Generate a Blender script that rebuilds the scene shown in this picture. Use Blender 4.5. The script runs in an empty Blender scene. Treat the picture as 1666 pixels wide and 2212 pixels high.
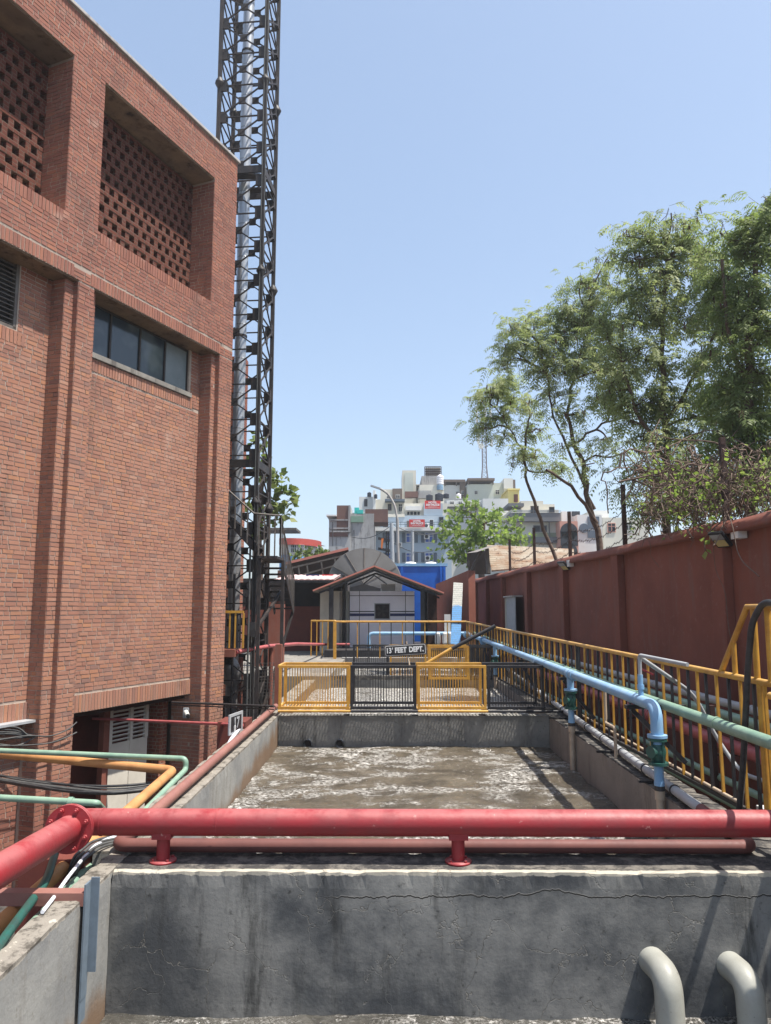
import bpy, bmesh, math, random
import numpy as np
from mathutils import Vector, Matrix
R_ = math.radians
rng = np.random.default_rng(7); random.seed(7)
SC = bpy.context.scene
COL = SC.collection

# ---------------------------------------------------------------- camera, sky, sun, exposure
FPX, CX, CY, CZ = 1600.0, 833.0, 1106.0, 2.0
PIT = math.atan(206 / 1600); YAW = math.atan(14 / (FPX / math.cos(PIT)))
cd = bpy.data.cameras.new('camera'); cam = bpy.data.objects.new('camera', cd); COL.objects.link(cam)
cd.sensor_fit = 'VERTICAL'; cd.sensor_height = 24; cd.lens = 24 * FPX / 2212
cd.clip_start = 0.05; cd.clip_end = 3000
cam.location = (0, 0, CZ); cam.rotation_euler = (R_(90) + PIT, 0, YAW)
SC.camera = cam
SUN = Vector((.385, -.148, 1)).normalized()
w = bpy.data.worlds.new("World"); SC.world = w; w.use_nodes = True
nt = w.node_tree; bg = nt.nodes['Background']
sky = nt.nodes.new('ShaderNodeTexSky'); sky.sky_type = 'NISHITA'; sky.sun_disc = False
sky.sun_elevation = math.asin(SUN.z); sky.sun_rotation = math.atan2(SUN.x, SUN.y)
sky.air_density = 1.0; sky.dust_density = 1.6; sky.ozone_density = 3.0; sky.altitude = 0
gm = nt.nodes.new('ShaderNodeGamma'); gm.inputs[1].default_value = .64          # hazy noon sky: gradient flattened
tn = nt.nodes.new('ShaderNodeMix'); tn.data_type = 'RGBA'; tn.blend_type = 'MULTIPLY'; tn.inputs[0].default_value = 1; tn.inputs[7].default_value = (1.44, 1.49, 1.55, 1)
nt.links.new(sky.outputs[0], gm.inputs[0]); nt.links.new(gm.outputs[0], tn.inputs[6]); nt.links.new(tn.outputs[2], bg.inputs[0]); bg.inputs[1].default_value = 0.15
sl = bpy.data.lights.new('sun', 'SUN'); sl.energy = 5.0; sl.angle = R_(.53); sl.color = (1, .955, .88)
so = bpy.data.objects.new('sun', sl); COL.objects.link(so); so.rotation_euler = SUN.to_track_quat('Z', 'Y').to_euler()
SC.view_settings.view_transform = 'Standard'; SC.view_settings.look = 'None'
SC.view_settings.exposure = 0.75; SC.view_settings.gamma = 1

# ---------------------------------------------------------------- survey helpers: a sight line meets a plane of the site
_F = np.array([-math.sin(YAW) * math.cos(PIT), math.cos(YAW) * math.cos(PIT), math.sin(PIT)])
_Rt = np.array([math.cos(YAW), math.sin(YAW), 0]); _U = np.cross(_Rt, _F); _C = np.array([0, 0, CZ])
def ray(px, py): return _F + _Rt * ((px - CX) / FPX) + _U * ((CY - py) / FPX)
def at(px, py, Y): d = ray(px, py); return Vector(_C + d * (Y / d[1]))
def onz(px, py, z): d = ray(px, py); return Vector(_C + d * ((z - CZ) / d[2]))
def onx(px, py, x): d = ray(px, py); return Vector(_C + d * (x / d[0]))
def onpl(px, py, p0, n):
    d = ray(px, py); n = np.array(n); return Vector(_C + d * (((np.array(p0) - _C) @ n) / (d @ n)))

# ---------------------------------------------------------------- mesh collector
class MB:
    def __init__(s): s.v = []; s.f = []; s.sm = []
    def add(s, vs, fs, smooth=False):
        b = len(s.v); s.v += [tuple(v) for v in vs]
        for f in fs: s.f.append(tuple(i + b for i in f)); s.sm.append(smooth)
        return s
    def box(s, a, b, M=None):
        x0, y0, z0 = a; x1, y1, z1 = b
        vs = [Vector(p) for p in ((x0,y0,z0),(x1,y0,z0),(x1,y1,z0),(x0,y1,z0),(x0,y0,z1),(x1,y0,z1),(x1,y1,z1),(x0,y1,z1))]
        if M is not None: vs = [M @ v for v in vs]
        return s.add(vs, [(0,3,2,1),(4,5,6,7),(0,1,5,4),(1,2,6,5),(2,3,7,6),(3,0,4,7)])
    def bar(s, p, q, w, h=None, up=(0,0,1)):
        p = Vector(p); q = Vector(q); h = h or w; d = (q - p).normalized(); up = Vector(up)
        if abs(d.dot(up)) > .98: up = Vector((0, 1, 0)) if abs(d.y) < .9 else Vector((1, 0, 0))
        r = d.cross(up).normalized(); u = r.cross(d)
        vs = []
        for c in (p, q):
            for a, b in ((-1,-1),(1,-1),(1,1),(-1,1)): vs.append(c + r * (a * w / 2) + u * (b * h / 2))
        return s.add(vs, [(0,1,2,3),(7,6,5,4),(0,4,5,1),(1,5,6,2),(2,6,7,3),(3,7,4,0)])
    def sweep(s, pts, r, n=14, fillet=0, cap=True, r2=None):
        P = [Vector(p) for p in pts]
        if fillet and len(P) > 2:
            Q = [P[0]]
            for a, b, c in zip(P, P[1:], P[2:]):
                d1 = (a - b); d2 = (c - b); l = min(fillet, d1.length * .48, d2.length * .48)
                s0 = b + d1.normalized() * l; s1 = b + d2.normalized() * l
                for k in range(9):
                    t = k / 8; Q.append(s0 * (1-t)**2 + b * 2 * t * (1-t) + s1 * t * t)
            Q.append(P[-1]); P = Q
        m = len(P); T = []
        for i in range(m):
            d = (P[min(i+1, m-1)] - P[max(i-1, 0)])
            T.append(d.normalized() if d.length > 1e-9 else Vector((0,0,1)))
        u = T[0].cross(Vector((0,0,1)))
        if u.length < .05: u = T[0].cross(Vector((1,0,0)))
        u.normalize(); vs = []
        for i in range(m):
            u = (u - T[i] * u.dot(T[i])).normalized(); v = T[i].cross(u)
            rr = r[i] if isinstance(r, (list, tuple)) else (r if r2 is None else r + (r2 - r) * i / (m-1))
            for k in range(n):
                a = 2 * math.pi * k / n; vs.append(P[i] + u * (math.cos(a) * rr) + v * (math.sin(a) * rr))
        fs = [(i*n+k, i*n+(k+1) % n, (i+1)*n+(k+1) % n, (i+1)*n+k) for i in range(m-1) for k in range(n)]
        s.add(vs, fs, True)
        if cap:
            s.add(vs[:n], [tuple(range(n))[::-1]]); s.add(vs[-n:], [tuple(range(n))])
        return s
    def disc(s, c, ax, r, h, n=20):
        c = Vector(c); ax = Vector(ax).normalized(); return s.sweep([c - ax * h / 2, c + ax * h / 2], r, n)
    def lathe(s, c, prof, n=20):
        c = Vector(c); vs = []; m = len(prof)
        for r, z in prof:
            for k in range(n):
                a = 2*math.pi*k/n; vs.append(c + Vector((r*math.cos(a), r*math.sin(a), z)))
        return s.add(vs, [(i*n+k, i*n+(k+1) % n, (i+1)*n+(k+1) % n, (i+1)*n+k) for i in range(m-1) for k in range(n)], True)
    def build(s, name, mat, parent=None, bevel=0, M=None):
        me = bpy.data.meshes.new(name); me.from_pydata(s.v, [], s.f); me.materials.append(mat)
        me.polygons.foreach_set('use_smooth', s.sm); me.update()
        o = bpy.data.objects.new(name, me); COL.objects.link(o)
        if parent: o.parent = parent
        if M is not None: o.matrix_local = M
        if bevel:
            b = o.modifiers.new('bevel', 'BEVEL'); b.width = bevel; b.segments = 2; b.limit_method = 'ANGLE'
        return o
def tag(o, label=None, cat=None, group=None, kind=None):
    if label: o['label'] = label
    if cat: o['category'] = cat
    if group: o['group'] = group
    if kind: o['kind'] = kind
    return o
def thing(name, loc=(0,0,0), label=None, cat=None, group=None, rz=0):
    o = bpy.data.objects.new(name, None); COL.objects.link(o); o.location = loc; o.rotation_euler = (0,0,rz)
    o.empty_display_size = .2
    return tag(o, label, cat, group)
def dup(o, parent=None):
    c = o.copy(); COL.objects.link(c); c.parent = parent
    for ch in list(o.children): dup(ch, c)
    return c
def world_parts(root):      # parts were modelled in site coordinates: keep them there under a root that sits at the base
    inv = Matrix.LocRotScale(root.location, root.rotation_euler, None).inverted()
    for ch in root.children: ch.matrix_parent_inverse = inv

# ---------------------------------------------------------------- materials
def srgb(r, g, b):
    f = lambda c: (c/255/12.92) if c/255 <= .04045 else ((c/255+.055)/1.055)**2.4
    return (f(r), f(g), f(b), 1)
class NT:
    def __init__(s, name):
        s.m = bpy.data.materials.new(name); s.m.use_nodes = True; s.t = s.m.node_tree
        s.b = s.t.nodes['Principled BSDF']; s.tc = s.n('ShaderNodeTexCoord')
    def n(s, typ, **kw):
        x = s.t.nodes.new(typ)
        for k, v in kw.items(): setattr(x, k, v)
        return x
    def l(s, a, b): s.t.links.new(a, b)
    def vec(s, scale=(1,1,1), rot=(0,0,0), src='Object'):
        m = s.n('ShaderNodeMapping'); m.inputs['Scale'].default_value = scale; m.inputs['Rotation'].default_value = rot
        s.l(s.tc.outputs[src], m.inputs[0]); return m.outputs[0]
    def noise(s, sc, det=6, rough=.6, vec=None, dist=0):
        x = s.n('ShaderNodeTexNoise'); x.inputs['Scale'].default_value = sc; x.inputs['Detail'].default_value = det
        x.inputs['Roughness'].default_value = rough; x.inputs['Distortion'].default_value = dist
        s.l(vec if vec is not None else s.tc.outputs['Object'], x.inputs['Vector']); return x.outputs['Fac']
    def ramp(s, fac, a, b, ca=(0,0,0,1), cb=(1,1,1,1)):
        x = s.n('ShaderNodeMapRange'); x.interpolation_type = 'SMOOTHSTEP'
        x.inputs['From Min'].default_value = a; x.inputs['From Max'].default_value = b; s.l(fac, x.inputs['Value'])
        if ca == (0,0,0,1) and cb == (1,1,1,1): return x.outputs[0]
        if ca == (1,1,1,1) and cb == (0,0,0,1): return s.math('SUBTRACT', 1.0, x.outputs[0])
        return s.mix(x.outputs[0], ca, cb)
    def mix(s, fac, a, b, mode='MIX'):
        x = s.n('ShaderNodeMix', data_type='RGBA', blend_type=mode)
        for i, v in ((0, fac), (6, a), (7, b)):
            if hasattr(v, 'links') or hasattr(v, 'is_linked'): s.l(v, x.inputs[i])
            else: x.inputs[i].default_value = v
        return x.outputs[2]
    def math(s, op, a, b=0.0, c=None):
        x = s.n('ShaderNodeMath', operation=op)
        for i, v in enumerate((a, b) if c is None else (a, b, c)):
            if hasattr(v, 'is_linked'): s.l(v, x.inputs[i])
            else: x.inputs[i].default_value = v
        return x.outputs[0]
    def bump(s, h, strength=.5, dist=.01, prev=None):
        x = s.n('ShaderNodeBump'); x.inputs['Strength'].default_value = strength; x.inputs['Distance'].default_value = dist
        s.l(h, x.inputs['Height'])
        if prev is not None: s.l(prev, x.inputs['Normal'])
        return x.outputs[0]
    def out(s, col=None, rough=None, nrm=None, metal=0, spec=None):
        if col is not None:
            if hasattr(col, 'is_linked'): s.l(col, s.b.inputs['Base Color'])
            else: s.b.inputs['Base Color'].default_value = col
        if rough is not None:
            if hasattr(rough, 'is_linked'): s.l(rough, s.b.inputs['Roughness'])
            else: s.b.inputs['Roughness'].default_value = rough
        if nrm is not None: s.l(nrm, s.b.inputs['Normal'])
        s.b.inputs['Metallic'].default_value = metal
        if spec is not None: s.b.inputs['Specular IOR Level'].default_value = spec
        return s.m
def paint(name, c, c2=None, rough=.5, sc=6, spots=None, spot_at=.66, bump=.15, metal=0, spec=.4, dust=0, dustc=(.5, .33, .29, 1)):
    """worn paint: base colour, a second tone in clouds, spots of dirt or rust"""
    m = NT(name); c2 = c2 or tuple(x * .72 for x in c[:3]) + (1,)
    col = m.mix(m.ramp(m.noise(sc, 8, .65), .35, .68), c, c2)
    if spots: col = m.mix(m.ramp(m.noise(sc * 5, 6, .7), spot_at, spot_at + .06), col, spots)
    if dust:
        ge = m.n('ShaderNodeNewGeometry'); sn = m.n('ShaderNodeSeparateXYZ'); m.l(ge.outputs['Normal'], sn.inputs[0])
        col = m.mix(m.math('MULTIPLY', m.math('MULTIPLY', m.ramp(sn.outputs['Z'], .25, .95), m.ramp(m.noise(sc * 2.3, 8, .7), .3, .6)), dust), col, dustc)
    nz = m.noise(sc * 12, 4, .6)
    return m.out(col, m.math('MULTIPLY_ADD', nz, .25, rough - .1), m.bump(nz, bump, .004), metal, spec)
RUST = (.07, .028, .014, 1)
Mt = {}
Mt['yellow'] = paint('yellow_paint', (.56, .30, .045, 1), (.42, .20, .03, 1), .5, 5, RUST, .66, dust=.45, dustc=(.60, .44, .22, 1))
Mt['black'] = paint('black_paint', (.012, .012, .016, 1), (.03, .028, .03, 1), .45, 6, (.07, .05, .04, 1), .72, dust=.25, dustc=(.2, .18, .16, 1))
Mt['redpipe'] = paint('red_pipe_paint', (.27, .02, .026, 1), (.21, .03, .034, 1), .5, 2.5, (.40, .2, .18, 1), .64, .5, dust=.45, dustc=(.50, .19, .18, 1))
Mt['brownpipe'] = paint('faded_brown_pipe', (.27, .125, .10, 1), (.22, .095, .08, 1), .6, 3, (.13, .07, .06, 1), .72)
Mt['greypipe'] = paint('grey_pipe', (.36, .37, .38, 1), (.30, .31, .32, 1), .6, 4, (.18, .17, .16, 1), .72)
Mt['pvc'] = paint('old_pvc', (.36, .36, .32, 1), (.28, .275, .24, 1), .45, 2.2, (.17, .16, .14, 1), .64)
Mt['pvcgreen'] = paint('pvc_greenish', (.28, .34, .31, 1), (.36, .36, .33, 1), .55, 6, (.14, .15, .14, 1), .64)
Mt['blue'] = paint('light_blue_paint', (.19, .37, .58, 1), (.26, .42, .57, 1), .4, 5, (.5, .55, .58, 1), .66, dust=.35, dustc=(.5, .55, .6, 1))
Mt['green'] = paint('pale_green_paint', (.25, .36, .27, 1), (.18, .29, .22, 1), .45, 5, (.13, .08, .05, 1), .70)
Mt['dkgreen'] = paint('valve_green', (.02, .10, .08, 1), (.03, .07, .06, 1), .4, 9, (.12, .1, .08, 1), .68)
Mt['orange'] = paint('orange_pipe', (.52, .26, .10, 1), (.42, .19, .07, 1), .65, 4, (.2, .12, .06, 1), .74)
Mt['cream'] = paint('cream_pipe', (.46, .37, .27, 1), (.35, .27, .2, 1), .5, 5, (.2, .15, .1, 1), .7)
Mt['steel'] = paint('dark_steel', (.020, .017, .017, 1), (.045, .032, .027, 1), .55, 4, RUST, .62)
Mt['steellt'] = paint('grey_steel', (.13, .115, .10, 1), (.08, .06, .05, 1), .5, 4, RUST, .64)
Mt['rosered'] = paint('faded_red_pipe', (.42, .11, .11, 1), (.34, .08, .08, 1), .5, 4, (.2, .1, .08, 1), .72)
Mt['maroon'] = paint('maroon_paint', (.155, .038, .026, 1), (.12, .03, .022, 1), .7, 3, (.2, .1, .08, 1), .72)
Mt['bluegrey'] = paint('blue_grey_angle', (.15, .19, .23, 1), (.12, .15, .18, 1), .5, 7, (.04, .04, .04, 1), .7)
Mt['white'] = paint('white_paint', (.72, .71, .68, 1), (.6, .58, .55, 1), .5, 3, (.3, .25, .2, 1), .75)
Mt['whitecable'] = paint('white_cable', (.75, .76, .8, 1), (.65, .66, .7, 1), .4, 3)
Mt['rubber'] = paint('black_rubber', (.022, .022, .024, 1), (.05, .05, .05, 1), .5, 8)
Mt['greyrubber'] = paint('dusty_cable', (.09, .09, .085, 1), (.05, .05, .05, 1), .6, 8)
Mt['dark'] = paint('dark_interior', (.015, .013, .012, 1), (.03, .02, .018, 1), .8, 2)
Mt['rusty'] = paint('rusty_iron', (.055, .025, .018, 1), (.03, .015, .012, 1), .75, 6)
Mt['lavender'] = paint('lavender_panel', (.82, .79, .84, 1), (.76, .73, .79, 1), .5, 1.5, (.3, .27, .3, 1), .76)
Mt['beige'] = paint('beige_panel', (.62, .58, .50, 1), (.54, .50, .43, 1), .55, 2, (.3, .26, .2, 1), .74)
Mt['cobalt'] = paint('cobalt_tank', (.012, .115, .50, 1), (.01, .09, .40, 1), .4, 1.5, (.05, .2, .5, 1), .72)
Mt['navy'] = paint('navy_stripe', (.02, .03, .12, 1))
Mt['roofred'] = paint('red_roof_edge', (.50, .17, .13, 1), (.5, .2, .15, 1), .6, 3, (.2, .08, .05, 1), .7)
Mt['sheet'] = paint('roof_sheet', (.25, .22, .19, 1), (.17, .14, .12, 1), .5, 2, RUST, .66)
Mt['rustsheet'] = paint('rusty_sheet', (.42, .36, .28, 1), (.27, .15, .08, 1), .6, 1.4, RUST, .58)
Mt['ductgrey'] = paint('grey_duct', (.125, .12, .115, 1), (.10, .095, .09, 1), .6, 1.2, (.06, .05, .05, 1), .72)

def concrete(name, c, c2, stain, streak=.5, crack=0, bump=.5, chip=None, sc=1.0, rust=False, bd=.012, topdirt=False):
    m = NT(name)
    col = m.mix(m.ramp(m.noise(1.3 * sc, 10, .62), .34, .66), c, c2)
    col = m.mix(m.ramp(m.noise(3.2, 9, .7, m.vec((1, 1, .16))), .5, .72), col, tuple(x * streak for x in stain[:3]) + (1,))
    col = m.mix(m.ramp(m.noise(16 * sc, 8, .75), .55, .75), col, stain)
    h = m.noise(22, 10, .7)
    if crack:
        wv = m.n('ShaderNodeTexNoise'); wv.inputs['Scale'].default_value = 2.2; wv.inputs['Detail'].default_value = 6
        m.l(m.tc.outputs['Object'], wv.inputs['Vector'])
        vm = m.n('ShaderNodeVectorMath', operation='ADD'); m.l(m.tc.outputs['Object'], vm.inputs[0]); m.l(wv.outputs['Color'], vm.inputs[1])
        vo = m.n('ShaderNodeTexVoronoi', feature='DISTANCE_TO_EDGE'); vo.inputs['Scale'].default_value = 1.6
        m.l(vm.outputs[0], vo.inputs['Vector'])
        line = m.math('MULTIPLY', m.ramp(vo.outputs['Distance'], .0, .008, (1,1,1,1), (0,0,0,1)), m.ramp(m.noise(1.1, 3), .47, .56))
        col = m.mix(line, col, (.2, .19, .17, 1)); h = m.math('SUBTRACT', h, m.math('MULTIPLY', line, 2.0))
    if crack:     # one long settlement crack under the arris
        g2 = m.n('ShaderNodeSeparateXYZ'); m.l(m.tc.outputs['Object'], g2.inputs[0])
        cz = m.math('ADD', m.math('ADD', g2.outputs['Z'], .17), m.math('MULTIPLY', m.math('SUBTRACT', m.noise(1.1, 12, .72, m.vec((1, 1, 0))), .5), .26))
        xm = m.math('MULTIPLY', m.ramp(g2.outputs['X'], -.6, -.3), m.math('SUBTRACT', 1.0, m.ramp(g2.outputs['Y'], 7, 7.1)))
        l2 = m.math('MULTIPLY', m.math('SUBTRACT', 1.0, m.ramp(m.math('ABSOLUTE', cz), .002, .006)), xm)
        l3 = m.math('MULTIPLY', m.math('SUBTRACT', 1.0, m.ramp(m.math('ABSOLUTE', m.math('SUBTRACT', cz, .008)), .001, .005)), xm)
        col = m.mix(m.math('MULTIPLY', l3, .7), col, (.33, .31, .28, 1)); col = m.mix(l2, col, (.015, .014, .013, 1)); h = m.math('SUBTRACT', h, m.math('MULTIPLY', l2, 3.0))
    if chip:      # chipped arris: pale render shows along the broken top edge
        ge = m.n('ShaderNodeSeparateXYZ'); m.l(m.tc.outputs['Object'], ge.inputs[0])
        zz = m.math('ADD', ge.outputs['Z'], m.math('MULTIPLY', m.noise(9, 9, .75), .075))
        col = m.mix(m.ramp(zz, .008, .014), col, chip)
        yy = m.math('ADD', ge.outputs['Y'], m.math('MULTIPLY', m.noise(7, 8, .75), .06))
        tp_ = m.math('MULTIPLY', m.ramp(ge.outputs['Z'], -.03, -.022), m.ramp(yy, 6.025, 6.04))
        col = m.mix(tp_, col, m.mix(m.ramp(m.noise(6, 9, .75), .45, .6), (.05, .047, .045, 1), (.16, .145, .125, 1)))  # dark top: dirt, with the pipes' shadow painted into the same tone
    if rust:
        ge = m.n('ShaderNodeSeparateXYZ'); m.l(m.tc.outputs['Object'], ge.inputs[0])
        a = m.math('ADD', m.math('MULTIPLY', ge.outputs['Z'], -1.0), m.math('MULTIPLY', ge.outputs['Y'], .075))
        a = m.math('ADD', a, m.math('MULTIPLY', m.noise(1.6, 8, .7, m.vec((1, 1, .5))), .75))
        col = m.mix(m.math('MULTIPLY', m.ramp(a, 1.48, 1.75), .8), col, (.17, .095, .045, 1))
    if topdirt:
        ge = m.n('ShaderNodeSeparateXYZ'); m.l(m.tc.outputs['Object'], ge.inputs[0])
        top_ = m.ramp(ge.outputs['Z'], -.03, -.02); nn = m.noise(4.5, 10, .78)
        tc_ = m.mix(m.ramp(nn, .40, .52), (.085, .075, .062, 1), (.25, .225, .19, 1)); tc_ = m.mix(m.ramp(nn, .60, .63), tc_, (.48, .44, .37, 1))
        col = m.mix(top_, col, tc_)
    return m.out(col, .88, m.bump(h, bump, bd), spec=.25)
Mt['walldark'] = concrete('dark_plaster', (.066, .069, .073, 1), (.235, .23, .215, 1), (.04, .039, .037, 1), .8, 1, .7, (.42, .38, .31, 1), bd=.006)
Mt['wallcross'] = concrete('stained_plaster', (.25, .24, .215, 1), (.15, .145, .135, 1), (.05, .045, .04, 1), .9, 1, .6)
Mt['maroonpipe'] = paint('dusty_maroon_pipe', (.17, .065, .055, 1), (.13, .05, .045, 1), .6, 3, (.2, .12, .1, 1), .7)
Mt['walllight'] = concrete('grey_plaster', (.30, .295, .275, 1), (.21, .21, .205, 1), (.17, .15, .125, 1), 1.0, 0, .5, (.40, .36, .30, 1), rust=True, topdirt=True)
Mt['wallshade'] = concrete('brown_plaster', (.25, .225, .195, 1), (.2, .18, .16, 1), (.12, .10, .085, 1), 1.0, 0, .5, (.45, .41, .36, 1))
Mt['sill'] = concrete('cement_sill', (.27, .25, .22, 1), (.2, .185, .165, 1), (.12, .1, .09, 1))
Mt['soffit'] = concrete('stained_soffit', (.23, .16, .10, 1), (.14, .10, .07, 1), (.07, .05, .04, 1))
Mt['coping'] = concrete('pale_coping', (.42, .39, .36, 1), (.34, .31, .29, 1), (.2, .18, .17, 1))
Mt['redwall'] = concrete('red_plaster', (.235, .084, .058, 1), (.185, .066, .047, 1), (.27, .14, .11, 1), .75, 0, .25, sc=.5)
Mt['ground'] = concrete('yard_concrete', (.10, .09, .08, 1), (.07, .065, .06, 1), (.05, .045, .04, 1))
Mt['plaster'] = concrete('mottled_plaster', (.38, .37, .36, 1), (.27, .26, .25, 1), (.16, .15, .15, 1), sc=.25)

def brick(name, soldier=False, dark=1.0):
    m = NT(name)
    sp = m.n('ShaderNodeSeparateXYZ'); m.l(m.tc.outputs['Object'], sp.inputs[0])
    u = m.math('ADD', sp.outputs['X'], sp.outputs['Y'])
    wob = m.noise(2.3, 2); wob2 = m.noise(11, 4, .6)
    z = m.math('ADD', sp.outputs['Z'], m.math('MULTIPLY', m.math('SUBTRACT', wob2, .5), .012))
    z = m.math('ADD', z, m.math('MULTIPLY', m.math('SUBTRACT', wob, .5), .018))
    u = m.math('ADD', u, m.math('MULTIPLY', m.math('SUBTRACT', wob2, .5), .03))
    cb = m.n('ShaderNodeCombineXYZ')
    if soldier: m.l(z, cb.inputs[0]); m.l(u, cb.inputs[1])
    else: m.l(u, cb.inputs[0]); m.l(z, cb.inputs[1])
    bt = m.n('ShaderNodeTexBrick'); m.l(cb.outputs[0], bt.inputs['Vector'])
    bt.inputs['Scale'].default_value = 1; bt.inputs['Brick Width'].default_value = 4.0 if soldier else .205
    bt.inputs['Row Height'].default_value = .078; bt.inputs['Mortar Size'].default_value = .0085
    bt.inputs['Mortar Smooth'].default_value = .35; bt.inputs['Bias'].default_value = 0
    bt.offset = .5; bt.squash = .55; bt.squash_frequency = 2
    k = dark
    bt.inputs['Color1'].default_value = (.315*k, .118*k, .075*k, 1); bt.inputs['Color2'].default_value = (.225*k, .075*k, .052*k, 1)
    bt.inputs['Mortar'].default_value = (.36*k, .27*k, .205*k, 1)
    col = bt.outputs['Color']
    col = m.mix(m.ramp(m.noise(5.5, 3, .5, m.vec((.6, .6, 2.2))), .52, .72), col, (.38*k, .16*k, .085*k, 1))
    zr = m.ramp(m.math('ADD', sp.outputs['Z'], m.math('MULTIPLY', m.noise(.5, 3), 6.0)), .0, 1.0)
    # the courses above the lower string are of a deeper red batch
    hi = m.math('MULTIPLY', m.ramp(m.math('MULTIPLY_ADD', sp.outputs['Z'], .25, m.math('MULTIPLY', m.noise(.7, 4), .6)), 1.45, 1.75), .55)
    col = m.mix(hi, col, m.mix(bt.outputs['Fac'], (.20*k, .05*k, .033*k, 1), (.24*k, .13*k, .10*k, 1)))
    soot = m.ramp(m.noise(.9, 8, .7), .60, .78)
    col = m.mix(m.math('MULTIPLY', soot, .55), col, (.10, .065, .055, 1))
    pale = m.ramp(m.noise(1.7, 9, .7), .62, .75)
    col = m.mix(m.math('MULTIPLY', pale, .35), col, (.42, .30, .24, 1))
    h = m.math('ADD', m.math('MULTIPLY', m.math('SUBTRACT', 1.0, bt.outputs['Fac']), 1.0), m.math('MULTIPLY', m.noise(30, 6, .7), .35))
    return m.out(col, .9, m.bump(h, 1.0, .022), spec=.2)
Mt['brick'] = brick('brickwork'); Mt['soldier'] = brick('soldier_bricks', True)
Mt['brickfar'] = paint('far_brick', (.16, .085, .065, 1), (.12, .06, .05, 1), .9, .8, (.25, .2, .17, 1), .68)

def brickface(name, soldier=False):
    m = NT(name); ge = m.n('ShaderNodeNewGeometry'); sp = m.n('ShaderNodeSeparateXYZ'); m.l(m.tc.outputs['Object'], sp.inputs[0])
    r = ge.outputs['Random Per Island']
    x = m.n('ShaderNodeValToRGB'); m.l(r, x.inputs[0]); e = x.color_ramp.elements
    e[0].position = 0; e[0].color = (.32, .155, .11, 1); e[1].position = 1; e[1].color = (.44, .24, .165, 1)
    for p, c in ((.25, (.38, .19, .13, 1)), (.5, (.40, .20, .135, 1)), (.66, (.34, .16, .112, 1)), (.8, (.44, .21, .12, 1)), (.94, (.26, .145, .115, 1))):
        q = e.new(p); q.color = c
    col = x.outputs[0]
    hi = m.ramp(m.math('MULTIPLY_ADD', sp.outputs['Z'], .25, m.math('MULTIPLY', m.noise(.8, 5), .9)), 1.9, 2.5)
    red = m.mix(r, (.17, .060, .048, 1), (.31, .115, .082, 1))
    col = m.mix(m.math('MULTIPLY', hi, .62), col, red)
    lowr = m.ramp(m.math('MULTIPLY_ADD', sp.outputs['Z'], -.5, m.noise(.6, 4)), .75, 1.3)
    col = m.mix(m.math('MULTIPLY', lowr, .6), col, red)
    soot = m.ramp(m.noise(.9, 9, .72, m.vec((1, 1, .55))), .52, .70)
    col = m.mix(m.math('MULTIPLY', soot, .6), col, (.12, .075, .065, 1))
    pale = m.ramp(m.noise(1.6, 9, .7), .57, .72)
    col = m.mix(m.math('MULTIPLY', pale, .5), col, (.50, .34, .27, 1))
    col = m.mix(m.ramp(m.noise(45, 5, .7), .35, .75), col, m.mix(.25, col, (.1, .05, .04, 1)))
    return m.out(col, .9, m.bump(m.noise(60, 6, .7), .8, .004), spec=.2)
Mt['bface'] = brickface('brick_facing')
Mt['mortar'] = concrete('mortar', (.42, .34, .28, 1), (.32, .255, .21, 1), (.16, .12, .10, 1))
Mt['jali'] = brick('sooty_shaded_brick', False, .5)  # darkened brick: soot plus the overhang's shade put into the colour
def glassmat():
    m = NT('window_glass')
    n1 = m.noise(.8, 3)
    return m.out(m.mix(m.ramp(n1, .45, .6), (.03, .045, .06, 1), (.09, .11, .12, 1)), .12, m.bump(m.noise(1.2, 2), .25, .05), spec=.6)
Mt['glass'] = glassmat()
Mt['farglass'] = paint('far_window_glass', (.03, .035, .045, 1), (.06, .07, .09, 1), .3, 1)
Mt['blueglass'] = paint('blue_window_glass', (.03, .10, .42, 1), (.02, .06, .25, 1), .3, .6)

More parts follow.
